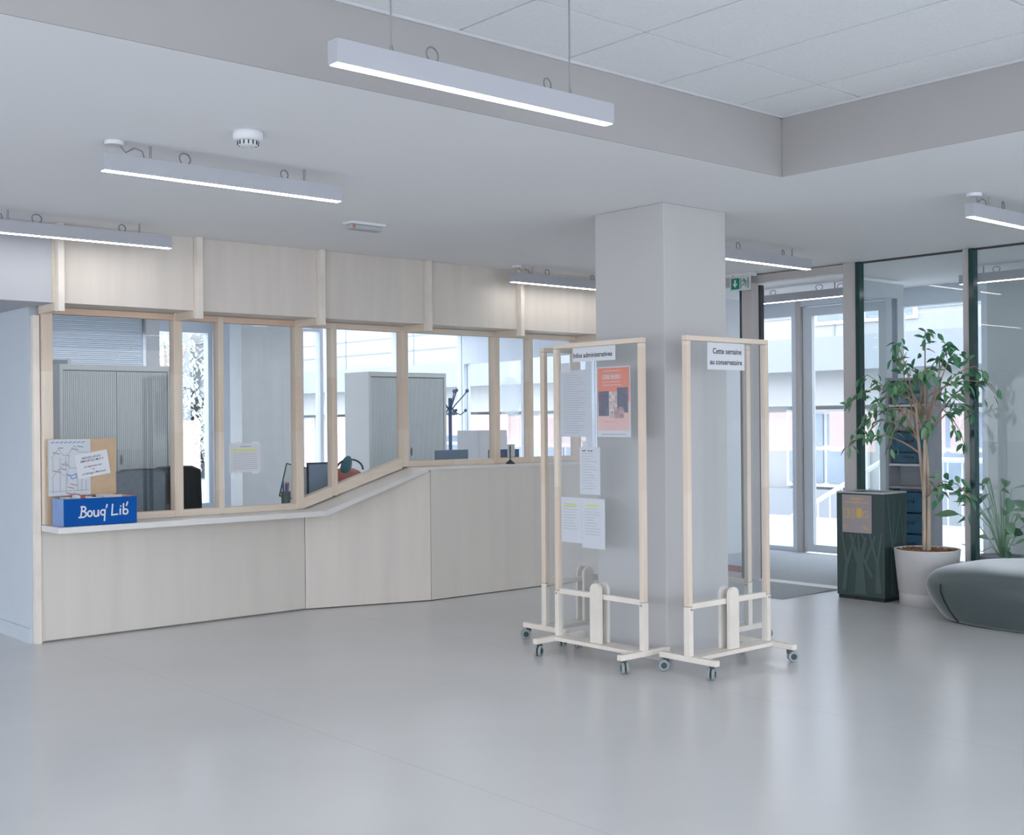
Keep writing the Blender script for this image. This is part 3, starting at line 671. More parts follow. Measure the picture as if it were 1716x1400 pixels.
# ------------------------------------------------------------------ office behind the screen
dk = thing('office_desk', 'long white office worktop behind the glass screen', 'desk', (6.0, 8.85, 0))
B(3.3, 8.9, 8.48, 9.2, .77, .80).build('worktop', 'desk_white', dk)
for x in (3.35, 5.2, 7.0, 8.8): B(x, x+.05, 8.55, 9.15, 0, .77).build('leg', 'desk_white', dk)
def cabinet(x0, label):
    W_, D_, H_ = 1.05, .46, 2.05
    t = thing('tambour_cabinet', label, 'cabinet', (x0, 10.7, 0), group='grey tambour cabinets in the office')
    y0, y1, x1 = 10.7, 10.7+D_, x0+W_
    B(x0, x0+.03, y0, y1, 0, H_).build('side', 'cab_grey', t); B(x1-.03, x1, y0, y1, 0, H_).build('side', 'cab_grey', t)
    B(x0+.03, x1-.03, y0, y1, H_-.05, H_).build('top', 'cab_grey', t); B(x0+.03, x1-.03, y0, y1, 0, .06).build('plinth', 'cab_grey', t)
    B(x0+.03, x1-.03, y1-.02, y1, .06, H_-.05).build('back', 'cab_grey', t)
    B(x0+.03, x1-.03, y0+.03, y0+.035, .06, H_-.05).build('shadow', 'cab_gap', t)
    xm = x0+W_/2
    for a, b in ((x0+.035, xm-.003), (xm+.003, x1-.035)):
        mb = MB(); n = 26; s = (b-a)/n
        for k in range(n): mb.box(a+k*s+.0012, a+(k+1)*s-.0012, y0+.008, y0+.02, .065, H_-.06)
        mb.box(a, b, y0+.02, y0+.025, .065, H_-.06)
        mb.build('tambour_door', 'cab_front', t)
    MB().sphere((xm+.04, y0+.006, 1.18), .05, 12, 8, (.28, .12, 1)).build('handle', 'cab_gap', t, smooth=True)
    return t
cabinet(4.0, 'grey tambour cabinet behind the chairs at the left of the office')
cabinet(7.30, 'grey tambour cabinet beside the coat stand on the right of the office')
t = thing('partition_screen', 'grey and dark red partition screen left of the first cabinet', 'screen', (3.6, 11.2, 0))
B(3.3, 4.3, 11.3, 11.34, 1.62, 2.12).build('upper_panel', 'screen_grey', t); B(3.3, 4.3, 11.3, 11.34, .05, 1.60).build('lower_panel', 'maroon', t)
for x in (3.27, 4.3): B(x, x+.03, 11.295, 11.345, 0, 2.13).build('post', 'cab_grey', t)

def chair(name, label, loc, rz, back_m, hi):
    t = thing(name, label, 'chair', loc, rz, world=False)
    MB().prism([(-.24,-.22),(-.2,-.26),(.2,-.26),(.24,-.22),(.25,.18),(.2,.23),(-.2,.23),(-.25,.18)], .46, .53).build('seat', 'black_fabric', t, bevel=.015)
    mb = MB(); n = 9; m = 8
    for sgn in (0, .022):
        for j in range(m+1):
            zz = .60+(hi-.60)*j/m
            for i in range(n+1):
                u = i/n*2-1; xx = u*.25*(1-.10*(j/m)**3); yy = .26+.05*j/m-.05*(1-u*u)*-1*.6+sgn
                mb.v.append((xx, yy-.05*(1-abs(u))*.0, zz-.03*(abs(u)**4)*(j == m)))
    N = (n+1)*(m+1)
    for j in range(m):
        for i in range(n):
            a = j*(n+1)+i; q = (a, a+1, a+n+2, a+n+1); mb.f.append(q); mb.f.append(tuple(N+k for k in reversed(q)))
    for j in range(m):
        for i in (0, n):
            a = j*(n+1)+i; mb.f.append((a, a+n+1, N+a+n+1, N+a))
    for i in range(n):
        for j in (0, m):
            a = j*(n+1)+i; mb.f.append((a, a+1, N+a+1, N+a))
    mb.build('backrest', back_m, t, smooth=False)
    edge = [(-.25,.285,.62),(-.25,.30,.8),(-.235,.315,hi-.03),(-.15,.34,hi),(0,.345,hi+.005),(.15,.34,hi),(.235,.315,hi-.03),(.25,.30,.8),(.25,.285,.62)]
    MB().tube(edge, .013, 8).build('backrest_frame', 'dark_plastic', t, smooth=True)
    MB().tube([(0,.1,.45),(0,.36,.48),(0,.38,.75)], .02, 8).build('back_support', 'dark_plastic', t)
    for s in ():
        MB().tube([(s*.25,.05,.48),(s*.31,.05,.52),(s*.31,.05,.70)], .014, 8).build('armrest_post', 'dark_plastic', t)
        B(s*.31-.035, s*.31+.035, -.12, .14, .70, .725).build('armrest', 'dark_plastic', t, bevel=.008)
    MB().tube([(0,0,.10),(0,0,.46)], .028, 12).build('gas_column', 'steel', t)
    for k in range(5):
        a = 2*math.pi*k/5+.3; c, s = math.cos(a), math.sin(a)
        MB().tube([(0,0,.11),(.28*c,.28*s,.075)], [.028,.016], 8).build('base_arm', 'dark_plastic', t)
        MB().tube([(.28*c-.02*s,.28*s+.02*c,.03),(.28*c+.02*s,.28*s-.02*c,.03)], .029, 12).build('caster', 'dark_plastic', t)
    return t
chair('office_chair', 'blue grey mesh backed office chair behind the counter glass', (4.25, 9.95, 0), math.pi, 'mesh_fabric', 1.12)
chair('office_chair', 'black fabric office chair standing behind the mesh chair', (4.78, 10.34, 0), math.radians(176), 'black_fabric', 1.12)
# laptop on the desk, seen from behind
lp = thing('laptop', 'open tablet screen leaning on the desk beside the pen pot', 'screen', (5.30, 8.85, .80))
q = Matrix.Translation((5.26, 8.83, .86)) @ Matrix.Rotation(math.radians(-24), 4, 'Z') @ Matrix.Rotation(math.radians(14), 4, 'Y') @ Matrix.Rotation(math.radians(-10), 4, 'X')
MB().box(-.13, .15, -.006, .006, 0, .29).xf(q).build('casing', 'dark_plastic', lp, bevel=.003)
MB().box(-.12, .14, -.0075, -.0062, .01, .28).xf(q).build('back_cover', 'cab_grey', lp)
MB().box(-.06, .08, .01, .10, -.055, -.045).xf(Matrix.Translation((5.26, 8.83, .855))).build('foot', 'dark_plastic', lp)
MB().tube([(5.27,8.86,.812),(5.27,8.86,.93)], .012, 8).build('stem', 'dark_plastic', lp)
mn = thing('monitor', 'wide flat monitor behind the sloping part of the counter', 'monitor', (5.52, 8.8, .80))
B(5.33, 5.62, 8.72, 8.74, .87, 1.17).build('bezel', 'dark_plastic', mn); B(5.34, 5.61, 8.716, 8.72, .885, 1.155).build('back_cover', 'screen_back', mn)
MB().tube([(5.47,8.75,.80),(5.47,8.75,.95)], .018, 8).build('stem', 'dark_plastic', mn); MB().lathe([(.09,0),(.09,.012)], 18, (5.47,8.76,.80)).build('foot', 'dark_plastic', mn)
pp = thing('pen_pot', 'dark green pen pot with blue and orange pens behind the counter glass', 'pen pot', (5.06, 8.62, .80))
MB().lathe([(.036,0),(.038,.145),(.034,.145),(.032,.01)], 18, (5.06,8.62,.801), cap=True).build('cup', 'pot_green', pp, smooth=False)
for i, (dx, dy, h, m) in enumerate(((-.02,.0,.22,'pen_blue'),(-.008,.015,.235,'navy'),(.006,-.012,.205,'pen_blue'),(.02,.006,.21,'pen_orange'),(.014,.018,.215,'pen_orange'),(.0,0,.2,'dark_plastic'))):
    pen = thing('pen', ['blue pen at the left of the pen pot', 'tall navy pen in the pen pot', 'short blue pen in the pen pot', 'orange pen at the right of the pen pot', 'orange pen at the back of the pen pot', 'black pen in the middle of the pen pot'][i], 'pen', (5.06+dx, 8.62+dy, .815), group='pens in the pen pot')
    MB().tube([(5.06+dx*.5,8.62+dy*.5,.815),(5.06+dx*1.3,8.62+dy*1.3,.81+h*.75)], .005, 6).build('barrel', m, pen); MB().tube([(5.06+dx*1.3,8.62+dy*1.3,.81+h*.75),(5.06+dx*1.55,8.62+dy*1.55,.81+h)], .006, 6).build('cap', m, pen)
st2 = thing('side_table', 'white side table carrying a bag in the office', 'table', (6.2, 9.65, 0))
B(5.85, 6.75, 9.35, 9.95, .86, .885).build('top', 'desk_white', st2)
for x in (5.88, 6.69):
    for y in (9.38, 9.89): B(x, x+.03, y, y+.03, 0, .86).build('leg', 'cab_grey', st2)
bg_ = thing('handbag', 'coral handbag with a teal pouch on the office side table', 'bag', (6.28, 9.55, .885))
mbk = MB().sphere((6.25, 9.55, .985), .16, 18, 12, (1.15, .6, .62)); mbk.build('body', 'coral_bag', bg_, smooth=True)
MB().sphere((6.22, 9.50, 1.10), .10, 16, 10, (.55, .4, 1.0)).xf(Matrix.Translation((6.22,9.5,1.1)) @ Matrix.Rotation(math.radians(22), 4, 'Y') @ Matrix.Translation((-6.22,-9.5,-1.1))).build('pouch', 'teal_bag', bg_, smooth=True)
MB().tube([(6.10,9.5,1.04)]+[(6.26+.15*math.cos(a),9.5,1.06+.10*math.sin(a)) for a in [math.pi*(1-k/10) for k in range(11)]], .009, 6).build('handle', 'dark_plastic', bg_, smooth=True)
cr_ = thing('coat_stand', 'dark coat stand with curved hooks in the office', 'coat stand', (8.66, 11.0, 0))
MB().tube([(8.64,11.0,.02),(8.64,11.0,1.78)], .022, 10).build('pole', 'navy', cr_); MB().lathe([(.2,0),(.2,.02),(.04,.04)], 24, (8.64,11.0,0)).build('base', 'navy', cr_)
for k in range(5):
    a = -.6+2*math.pi*k/5; c, s = math.cos(a), math.sin(a)
    MB().tube([(8.64,11.0,1.62),(8.64+.06*c,11+.06*s,1.70),(8.64+.15*c,11+.15*s,1.80),(8.64+.20*c,11+.20*s,1.86)], .008, 6).build('hook', 'navy', cr_, smooth=True)
    MB().sphere((8.64+.20*c,11+.20*s,1.865), .022, 10, 8).build('knob', 'navy', cr_, smooth=True)
    MB().tube([(8.64,11.0,1.70),(8.64+.05*c,11+.05*s,1.62),(8.64+.12*c,11+.12*s,1.585),(8.64+.18*c,11+.18*s,1.63)], .007, 6).build('hook', 'navy', cr_, smooth=True)
    MB().sphere((8.64+.18*c,11+.18*s,1.635), .018, 10, 8).build('knob', 'navy', cr_, smooth=True)
def monitor(name, label, x0, x1, y, z1, m):
    t = thing(name, label, 'monitor', ((x0+x1)/2, y, .80))
    B(x0, x1, y, y+.02, z1-.33, z1).build('casing', m, t, bevel=.004); B(x0+.012, x1-.012, y+.02, y+.022, z1-.32, z1-.012).build('display', 'screen_lit', t)
    xm = (x0+x1)/2; B(xm-.03, xm+.03, y-.03, y, .82, z1-.12).build('stem', 'dark_plastic', t); B(xm-.12, xm+.12, y-.09, y+.09, .80, .815).build('foot', 'dark_plastic', t)
monitor('monitor', 'blue grey monitor back behind the high counter, left of the middle post', 6.68, 7.06, 8.72, 1.245, 'screen_back')
monitor('monitor', 'dark monitor back behind the high counter near the pen stand', 7.34, 7.72, 8.75, 1.235, 'navy')
t = thing('storage_box', 'pale grey storage unit standing near the office window', 'cabinet', (9.0, 11.0, 0))
B(8.98, 9.42, 10.9, 11.3, 0, 1.40).build('body', 'desk_white', t, bevel=.004); B(8.985, 9.415, 10.892, 10.9, .05, .70).build('door', 'cab_grey', t); B(8.985, 9.415, 10.892, 10.9, .71, 1.38).build('door', 'desk_white', t)
t = thing('paper_card', 'small white card fixed to the glass in front of the dark monitor', 'paper', (7.36, 8.5, 1.1)); 
B(7.27, 7.36, 8.405, 8.407, 1.175, 1.29).build('sheet', 'paper_dim', t); lines(.09, .115, 5, seed=31, ragged=False).xf(frame_m((7.27, 8.4045, 1.175), (1,0,0), (0,0,1))).build('lettering', 'ink_grey', t)
t = thing('round_sticker', 'large pale round sticker on the outer office glass', 'sticker', (XO-.02, 13.0, 1.85))
MB().lathe([(.30,0),(.30,.002)], 36).xf(Matrix.Translation((XO-.014, 13.05, 1.85)) @ Matrix.Rotation(-math.pi/2, 4, 'Y')).build('disc', 'sticker', t)
MB().lathe([(.25,0),(.25,.002)], 36).xf(Matrix.Translation((XO-.017, 13.05, 1.85)) @ Matrix.Rotation(-math.pi/2, 4, 'Y')).build('face', 'sticker', t)

# ------------------------------------------------------------------ litter bin
bn = thing('recycling_bin', 'dark green recycling bin with tree relief and a pictogram plate', 'bin', (8.87, 5.61, 0))
bx0, bx1, by0, by1, bh_ = 8.70, 9.04, 5.385, 5.835, .893
B(bx0+.01, bx1-.01, by0+.01, by1-.01, .0, .03).build('plinth', 'bin_dark', bn)
B(bx0, bx1, by0, by1, .03, bh_-.012).build('body', 'bin_green', bn, bevel=.004)
mb = MB(); mb.box(bx0, bx1, by0, by0+.06, bh_-.012, bh_); mb.box(bx0, bx1, by1-.06, by1, bh_-.012, bh_); mb.box(bx0, bx0+.04, by0+.06, by1-.06, bh_-.012, bh_); mb.box(bx1-.04, bx1, by0+.06, by1-.06, bh_-.012, bh_)
mb.build('lid', 'plastic_grey', bn)
B(bx0+.04, bx1-.04, by0+.06, by1-.06, bh_-.0115, bh_-.006).build('opening', 'bin_dark', bn)
def relief(lines_, fm, name='tree_relief'):
    mb = MB(); zz = .003
    for (x0,y0),(x1,y1),w0,w1 in lines_:
        dx, dy = x1-x0, y1-y0; L = math.hypot(dx, dy); nx, ny = -dy/L, dx/L; zz += .00012
        mb.hexa([(x0+nx*w0,y0+ny*w0,-.001),(x0-nx*w0,y0-ny*w0,-.001),(x1-nx*w1,y1-ny*w1,-.001),(x1+nx*w1,y1+ny*w1,-.001),
                 (x0+nx*w0,y0+ny*w0,zz),(x0-nx*w0,y0-ny*w0,zz),(x1-nx*w1,y1-ny*w1,zz),(x1+nx*w1,y1+ny*w1,zz)])
    return mb.xf(fm).build(name, 'bin_relief', bn)
fw = by1-by0
rl = [((.5*fw,.03),(.5*fw,.28),.055,.032), ((.49*fw,.26),(.30*fw,.52),.026,.012), ((.5*fw,.26),(.62*fw,.50),.024,.014), ((.62*fw,.30),(.82*fw,.52),.012,.010),
      ((.50*fw,.28),(.46*fw,.55),.014,.008), ((.62*fw,.48),(.45*fw,.56),.010,.006), ((.55*fw,.34),(.75*fw,.18),.012,.016),
      ((.16*fw,.05),(.22*fw,.30),.02,.014), ((.22*fw,.28),(.12*fw,.53),.014,.008), ((.22*fw,.26),(.42*fw,.54),.014,.008), ((.88*fw,.05),(.86*fw,.30),.03,.016), ((.86*fw,.28),(.70*fw,.54),.014,.008), ((.86*fw,.28),(.95*fw,.54),.012,.006)]
relief(rl, frame_m((bx0, by1, .02), (0,-1,0), (0,0,1)))
fx = bx1-bx0
rl2 = [((.35*fx,.03),(.35*fx,.40),.03,.02), ((.35*fx,.36),(.12*fx,.82),.014,.008), ((.35*fx,.36),(.72*fx,.80),.011,.006), ((.35*fx,.40),(.40*fx,.82),.010,.006), ((.80*fx,.03),(.85*fx,.45),.016,.010), ((.85*fx,.42),(.60*fx,.82),.008,.005), ((.85*fx,.42),(.95*fx,.82),.008,.005)]
relief(rl2, frame_m((bx0, by0, .02), (1,0,0), (0,0,1)))
pl = B(bx0-.008, bx0, by1-.335, by1-.06, .555, .868).build('pictogram_plate', 'bin_plate', bn)
fp = frame_m((bx0-.0088, by1-.06, .555), (0,-1,0), (0,0,1))
text_mb('CORBEILLE', .026, .0006, 'CENTER').xf(fp @ Matrix.Translation((.137, .272, 0))).build('lettering', 'gold', pl)
text_mb('EMBALLAGES RECYCLABLES', .018, .0005, 'CENTER').xf(fp @ Matrix.Translation((.137, .246, 0))).build('lettering', 'gold', pl)
pk = [[(.02,.125),(.02,.19),(.055,.195),(.055,.12),(.02,.125)], [(.055,.195),(.068,.185),(.068,.13),(.055,.12)],
      [(.092,.12),(.092,.18),(.099,.20),(.106,.20),(.113,.18),(.113,.12),(.092,.12)], [(.16,.12),(.16,.20)], [(.172,.12),(.172,.20)],
      arc(.225,.155,.028,.026,40,330)+[(.225,.155)]]
strokes(pk, .0055).xf(fp).build('pictograms', 'gold', pl)
MB().add([(.14,.125,0),(.185,.125,0),(.19,.135,0),(.19,.19,0),(.18,.205,0),(.145,.205,0),(.136,.19,0),(.136,.135,0)], [tuple(range(8))]).xf(fp @ Matrix.Translation((0,0,-.0005))).build('can_pictogram', 'gold', pl)
strokes([arc(.03,.045,.016,.016,0,360), [(.02,.045),(.035,.055)]], .004).xf(fp).build('round_logo', 'gold', pl)
strokes([[(.195,.052),(.235,.046)], [(.21,.036),(.262,.032)], [(.2,.044),(.225,.06)]], .006).xf(fp).build('logo', 'gold', pl)

# ------------------------------------------------------------------ ficus in a white pot
PX, PY = 8.86, 5.10
pt = thing('potted_ficus', 'tall ficus tree with braided trunk in a white round pot', 'plant', (PX, PY, 0))
MB().lathe([(.215,0),(.218,.10),(.2175,.104),(.222,.108),(.255,.44),(.258,.45),(.240,.45),(.236,.41)], 48, (PX,PY,0), cap=True).build('pot', 'pot', pt, smooth=False)
for o in [pt.children[-1]]:
    for p in o.data.polygons: p.use_smooth = len(p.vertices) == 4
mb = MB().lathe([(.237,.412),(.12,.43),(.001,.432)], 32, (PX,PY,0), cap=False)
for k in range(260):
    a = random.uniform(0, 6.283); r = .23*math.sqrt(random.random()); s = random.uniform(.008, .018)
    mtx = Matrix.Translation((PX+r*math.cos(a), PY+r*math.sin(a), .432+random.uniform(-.006,.012))) @ Matrix.Rotation(random.uniform(0,6.28), 4, 'Z') @ Matrix.Rotation(random.uniform(-.7,.7), 4, 'X')
    mb.v_ = len(mb.v); q = MB().box(-s, s, -s*.5, s*.5, -.003, .003).xf(mtx); mb.add(q.v, q.f)
mb.build('bark_mulch', 'bark', pt)
tips = []
for k in range(3):
    ph = k*2.09
    pts = [(PX+.020*math.cos(ph+2.6*s)*(1+.6*s*s), PY+.020*math.sin(ph+2.6*s)*(1+1.2*s*s)+.05*s*s, .40+1.22*s) for s in [i/12 for i in range(13)]]
    MB().tube(pts, [.019-.009*i/12 for i in range(13)], 8).build('stem', 'trunk', pt, smooth=True); tips.append(Vector(pts[-1]))
    tips.append(Vector(pts[9])); tips.append(Vector(pts[8+k])); tips.append(Vector(pts[11]))
leaf = MB()
lv_ = [(0,0,0)]+[(.014,.022,.004),(.020,.045,.002),(.015,.068,-.006),(0,.098,-.018),(-.015,.068,-.006),(-.020,.045,.002),(-.014,.022,.004),(0,.04,-.003)]
leaf.add(lv_, [(0,1,8),(1,2,8),(2,3,8),(3,4,8),(4,5,8),(5,6,8),(6,7,8),(7,0,8)])
def leafmesh(m):
    me = bpy.data.meshes.new('leaf'); me.from_pydata(leaf.v, [], leaf.f); me.materials.append(M[m])
    for p in me.polygons: p.use_smooth = True
    return me
LM = [leafmesh('leaf'), leafmesh('leaf'), leafmesh('leaf_pale')]
def add_leaf(root, pos, d, sc, rng):
    o = bpy.data.objects.new('leaf', rng.choice(LM)); COL.objects.link(o); o.parent = root
    org = Vector(root['_w']); d = Vector(d).normalized(); q = d.to_track_quat('Y', 'Z')
    o.rotation_mode = 'QUATERNION'; o.rotation_quaternion = q @ Matrix.Rotation(rng.uniform(-.9,.9), 3, 'Y').to_quaternion()
    o.location = Vector(pos)-org; o.scale = (sc, sc, sc)
rng = random.Random(11)
ends = []
targets = [(-.1,.58,.22),(-.15,.45,.38),(.1,.30,.55),(-.2,.15,.62),(0,.0,.72),(.1,-.15,.60),(-.1,-.28,.52),(.0,-.42,.42),(.1,-.50,.28),(-.12,-.40,.10),
           (0,-.20,.22),(-.25,.10,.32),(-.2,.32,.16),(.05,.50,-.02),(-.2,.55,-.16),(-.1,.25,-.12),(0,-.30,-.10),(-.15,-.10,-.02),(.15,.15,.40),(-.3,-.15,.40),(.25,0,.5),(.2,-.3,.3),(.2,.35,.3),(-.25,.42,.02)]
nleaf = 0
for i, tg in enumerate(targets):
    a = tips[i % len(tips)]; e = Vector((PX+tg[0]*.9, PY+tg[1], 1.48+tg[2])); mid = (a+e)/2+Vector((0,0,.13+.05*rng.random()))
    P = [((1-s)**2)*a+2*s*(1-s)*mid+s*s*e for s in [k/8 for k in range(9)]]
    P.append(e+(e-mid).normalized()*.05+Vector((0,0,-.05)))
    MB().tube(P, [.008-.0006*k for k in range(10)], 5).build('branch', 'twig', pt, smooth=True)
    for k in range(11):
        s = 1-.62*rng.random()**1.6; f = s*9; j = min(8, int(f)); p = P[j].lerp(P[j+1], f-j)
        dr = (P[min(9,j+1)]-P[j]).normalized(); rd = Vector((rng.gauss(0,1), rng.gauss(0,1), rng.gauss(-.9,.6)))
        add_leaf(pt, p+Vector((rng.gauss(0,.018), rng.gauss(0,.018), rng.gauss(0,.012))), dr*.6+rd*.6, rng.uniform(.8, 1.2), rng); nleaf += 1
fol = MB(); lx = leaf.v
BR = [o for o in pt.children if o.name.startswith('branch')]
for o in BR:
    vs_ = [Vector(v.co)+Vector(pt['_w']) for v in o.data.vertices]
    for k in range(5):
        p = rng.choice(vs_[len(vs_)//2:]); sc_ = rng.uniform(.7, 1.05)
        d = Vector((rng.gauss(0,1), rng.gauss(0,1), rng.gauss(-1.0,.6))).normalized()
        mt = Matrix.Translation(p+Vector((rng.gauss(0,.05), rng.gauss(0,.05), rng.gauss(.0,.035)))) @ (d.to_track_quat('Y', 'Z') @ Matrix.Rotation(rng.uniform(-.9,.9), 3, 'Y').to_quaternion()).to_matrix().to_4x4() @ Matrix.Scale(sc_, 4)
        fol.add([mt @ Vector(v) for v in lx], leaf.f)
fo = fol.build('foliage', 'leaf', pt, smooth=True); fo['kind'] = 'stuff'
low = [Vector((PX,PY,.86)), Vector((PX-.02,PY-.14,1.0)), Vector((PX-.03,PY-.28,.98)), Vector((PX-.03,PY-.40,.86))]
MB().tube(low, [.007,.006,.005,.003], 5).build('branch', 'twig', pt, smooth=True)

for k in range(34):
    f = rng.uniform(.6, 3); j = min(2, int(f)); p = low[j].lerp(low[j+1], f-j)
    add_leaf(pt, p+Vector((rng.gauss(0,.04), rng.gauss(0,.03), rng.gauss(-.02,.05))), (rng.gauss(0,1), rng.gauss(-.4,1), rng.gauss(-.8,.6)), rng.uniform(.8, 1.2), rng)

# smaller plant behind the glass
p2 = thing('leafy_plant', 'lower leafy green plant in a grey pot behind the glass', 'plant', (9.75, 4.92, 0))
MB().lathe([(.16,0),(.19,.34),(.17,.34),(.165,.30)], 28, (9.75,4.92,0)).build('pot', 'shelf_grey', p2)
for k in range(34):
    a = rng.uniform(0, 6.28); h = rng.uniform(.35, 1.0); r = rng.uniform(.04, .30)
    p = Vector((9.75+r*math.cos(a)*.7, 4.95+r*math.sin(a)*1.15, h))
    MB().tube([(9.75,4.92,.30),((9.75+p.x)/2,(4.92+p.y)/2,(h+.3)/2+.08),p], .004, 5).build('stalk', 'leaf_pale', p2)
    add_leaf(p2, p, (math.cos(a), math.sin(a), rng.uniform(-.9, .6)), rng.uniform(1.2, 2.4), rng)

# ------------------------------------------------------------------ pouf
pf = thing('pouf', 'large rounded dark grey green felt pouf at the right edge', 'pouf', (8.66, 3.68, 0))
def pouf_pt(a, r, z):
    # super-ellipse plan, half sizes .78 x 1.10
    c, s = math.cos(a), math.sin(a); n = 3.7
    k = (abs(c/.62)**n+abs(s/1.15)**n)**(-1/n)
    return (8.66+k*c*r, 3.69+k*s*r, z)
prof = [(.001,.425),(.45,.425),(.66,.421),(.80,.408),(.90,.384),(.965,.345),(.998,.29),(1.0,.235),(.978,.17),(.943,.10),(.905,.045),(.88,.012),(.84,.0),(.001,.0)]
mb = MB(); n = 72
for r, z in prof:
    for k in range(n): mb.v.append(pouf_pt(2*math.pi*k/n, r, z))
for i in range(len(prof)-1):
    for k in range(n): mb.f.append((i*n+(k+1)%n, i*n+k, (i+1)*n+k, (i+1)*n+(k+1)%n))
o = mb.build('cushion', 'felt', pf, smooth=True); sb = o.modifiers.new('subdivision', 'SUBSURF'); sb.levels = 1; sb.render_levels = 2
sa = math.radians(122)
MB().tube([Vector(pouf_pt(sa, r*1.0005, z)) for r, z in prof[6:12]], .004, 6).build('seam', 'seam', pf, smooth=True)

# ------------------------------------------------------------------ mats, shelf in the lobby
t = tag(MB().prism([(8.28,6.08),(9.06,6.08),(9.06,7.9),(8.28,7.9)], .001, .008).build('doormat', 'doormat', org=(8.67,7.0,.0)), 'grey doormat on the hall floor before the entrance', 'doormat')
t = tag(MB().box(9.21, 11.29, 6.2, 8.5, .001, .008).build('lobby_carpet', 'doormat', org=(10.2,7.3,0)), 'grey entrance carpet inside the lobby', 'carpet')
sh = thing('crate_shelf', 'grey shelf unit stacked with blue crates behind the glass', 'shelf', (10.2, 5.98, 0))
for y in (5.76, 6.17): B(10.05, 10.28, y, y+.03, 0, 1.88).build('side', 'shelf_grey', sh)
B(10.25, 10.28, 5.79, 6.17, 0, 1.88).build('back', 'shelf_grey', sh)
for z in (.03, .86, 1.07, 1.40, 1.62, 1.86): B(10.06, 10.25, 5.79, 6.17, z-.012, z+.008).build('shelf', 'plastic_white' if z in (1.07, 1.62) else 'shelf_grey', sh)
k = 0
for z, h, m, nm in ((.045,.19,'crate_blue','bottom'),(.24,.19,'crate_blue','second'),(.435,.19,'crate_blue','third'),(.63,.19,'crate_blue','fourth'),(1.085,.10,'crate_blue','fifth'),(1.19,.18,'crate_blue','sixth'),(1.635,.20,'screen_back','topmost')):
    c = thing('crate', 'blue plastic crate, %s from below on the grey shelf' % nm if nm != 'topmost' else 'slate blue box on the top level of the grey shelf', 'crate', (10.2, 5.98, z), group='blue crates on the shelf')
    B(10.08, 10.24, 5.81, 6.15, z, z+h-.012).build('body', m, c, bevel=.004); B(10.07, 10.24, 5.805, 6.155, z+h-.03, z+h-.008).build('rim', m, c); B(10.068, 10.08, 5.93, 6.03, z+h*.45, z+h*.6).build('handle', 'dark_plastic', c)
for i in range(8):
    c = thing('book', '%s cream book from the right in the row on the grey shelf' % ('first second third fourth fifth sixth seventh eighth'.split()[i]), 'book', (10.2, 5.82+.042*i, 1.41), group='cream books on the shelf')
    B(10.12, 10.24, 5.81+.042*i, 5.847+.042*i, 1.409, 1.409+.15+.02*(i % 3)).build('block', 'cream', c); B(10.115, 10.12, 5.81+.042*i, 5.847+.042*i, 1.409, 1.409+.15+.02*(i % 3)).build('spine', 'paper_dim' if i % 2 else 'cream', c)

# ------------------------------------------------------------------ outside
struct('ground', B(-60, 60, -60, 80, -.30, -.13), 'paving', 'pale paving outside')
struct('ground_terrace', B(11.5, 13.6, -6, 20, -.13, -.02), 'paving', 'pale paved step outside the door')
XBd = 17.0
bd2 = thing('building', 'white building with banded facade across the street', 'building', (XBd, 18, 0))
B(XBd, XBd+6, -8, 46, 2.85, 4.3).build('upper_wall', 'render_white', bd2)
B(XBd-.5, XBd+6, -8, 46, 2.28, 2.82).build('canopy_band', 'render_grey', bd2)
B(XBd-.1, XBd+6, -8, 46, 1.72, 2.28).build('sign_band', 'render_white', bd2)
B(XBd+.25, XBd+6, -8, 46, -.2, 1.72).build('ground_wall', 'render_white', bd2)
B(XBd-.05, XBd+.3, -8, 46, -.2, .32).build('plinth', 'render_grey', bd2)
for z in (3.2, 3.55, 3.95): B(XBd-.015, XBd+.02, -8, 46, z, z+.025).build('joint', 'render_grey', bd2)
for k in range(18): B(XBd-.015, XBd+.02, -6+2.9*k, -6+2.9*k+.03, 2.85, 4.3).build('joint', 'render_grey', bd2)
for k in range(22):
    y = -6+2.1*k
    w = B(XBd+.16, XBd+.24, y+.12, y+1.7, .36, 1.66).build('window', 'railing', bd2)
    for a, b in ((y+.2, y+.86), (y+.94, y+1.62)):
        for c, d in ((.44, .98), (1.06, 1.58)): B(XBd+.12, XBd+.17, a, b, c, d).build('pane', 'shop_glass', w)
for k, y in enumerate((4.0, 6.3, 9.9)):
    w = B(XBd-.03, XBd, y, y+1.9, 3.05, 3.9).build('window', 'railing', bd2)
    for a in (y+.08, y+1.0): B(XBd-.045, XBd-.03, a, a+.82, 3.12, 3.83).build('pane', 'shop_glass', w)
for k, y in enumerate((19.5, 24.4)):
    B(XBd-.12, XBd-.1, y, y+2.2, 1.20, 1.66).build('shop_sign', 'shop_pink', bd2)
rlg = thing('stair_railing', 'white sloping stair railing outside the entrance door', 'railing', (14.6, 9.5, 0))
MB().tube([(14.6,10.6,.05),(14.6,9.0,.95),(14.6,7.6,.95)], .035, 8).build('handrail', 'railing', rlg)
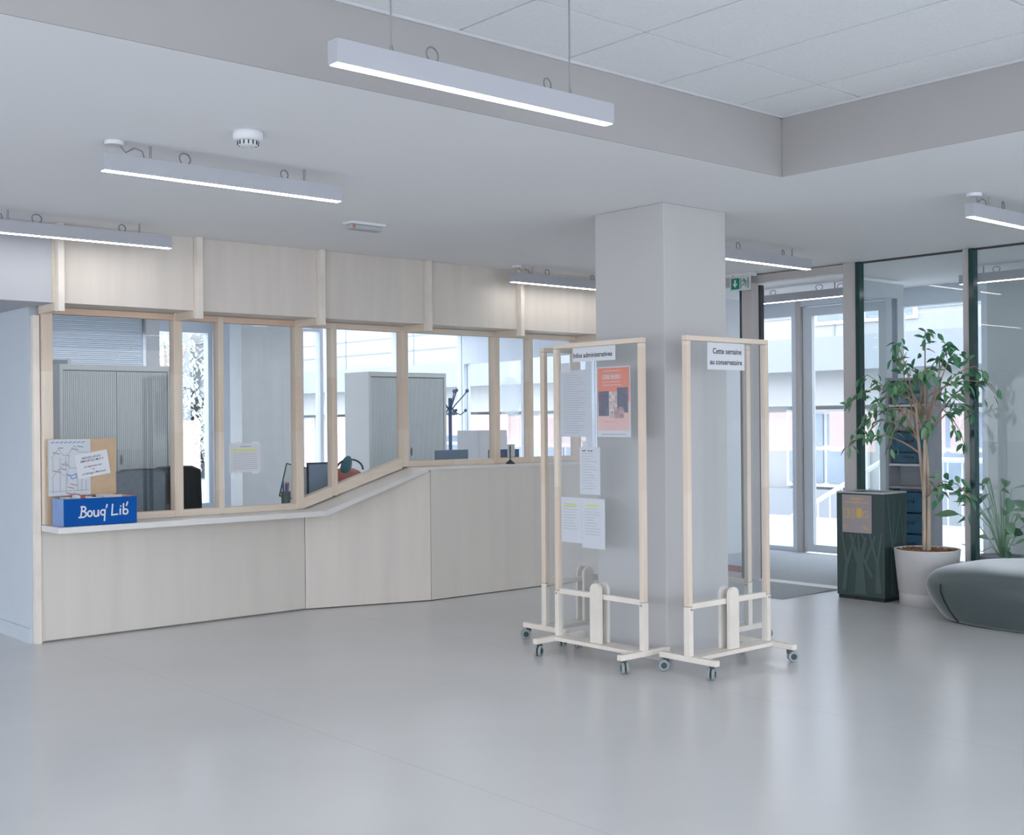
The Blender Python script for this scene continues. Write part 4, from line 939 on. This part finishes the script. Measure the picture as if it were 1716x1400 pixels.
for k in range(14):
    y = 10.5-.2*k; zt = .95 if y < 9 else .95-(y-9)*.5625
    MB().tube([(14.6,y,-.13),(14.6,y,zt)], .012, 6).build('baluster', 'railing', rlg)
for k in range(3):
    B(13.6+.34*k, 13.94+.34*k, 4, 14, -.13, .0-.035*k).build('step', 'paving', rlg) if False else None
bd3 = thing('building', 'pale low building seen through the office back windows', 'building', (8, 34, 0))
B(-6, 16.2, 33, 40, -.2, 4.6).build('wall', 'render_grey', bd3); B(-6, 16.2, 32.8, 33, 2.6, 2.9).build('ledge', 'render_white', bd3)
for k in range(7):
    w = B(-4+2.8*k, -2.2+2.8*k, 32.95, 33, .5, 2.2).build('window', 'railing', bd3); B(-3.9+2.8*k, -2.3+2.8*k, 32.93, 32.96, .6, 2.1).build('pane', 'shop_glass', w)
def tree(x, y, h, r, label, seed):
    t = thing('tree', label, 'tree', (x, y, -.13), group='trees outside the office back window'); g = random.Random(seed)
    MB().tube([(x,y,-.13),(x+.05,y,h*.4),(x-.03,y+.05,h*.8)], [.08,.06,.02], 8).build('trunk', 'twig', t)
    for k in range(6):
        a = g.uniform(0, 6.28); MB().tube([(x,y,h*.4+.08*k),(x+r*.7*math.cos(a),y+r*.7*math.sin(a),h*.6+.2*k)], [.025,.008], 5).build('branch', 'twig', t)
    mb = MB()
    for k in range(900):
        d = Vector((g.gauss(0,1), g.gauss(0,1), g.gauss(0,1))).normalized()*r*(g.random()**.4)
        c = Vector((x, y, h*.72))+Vector((d.x, d.y, d.z*1.15)); s = g.uniform(.04, .09)
        mt = Matrix.Translation(c) @ Matrix.Rotation(g.uniform(0,6.28), 4, 'Z') @ Matrix.Rotation(g.uniform(-1.2,1.2), 4, 'X')
        q = MB().add([(-s*.4,0,0),(0,-s,0),(s*.4,0,0),(0,s,0)], [(0,1,2,3)]).xf(mt); mb.add(q.v, q.f)
    o = mb.build('foliage', 'leaf_far', t); o['kind'] = 'stuff'
tree(9.2, 19.6, 3.6, .9, 'taller slender tree outside the office back window', 3)
tree(11.0, 22.4, 1.9, .8, 'low bushy tree outside the office back window', 4)
tree(8.6, 23.6, 2.4, .9, 'round tree outside the office back window behind the white post', 5)
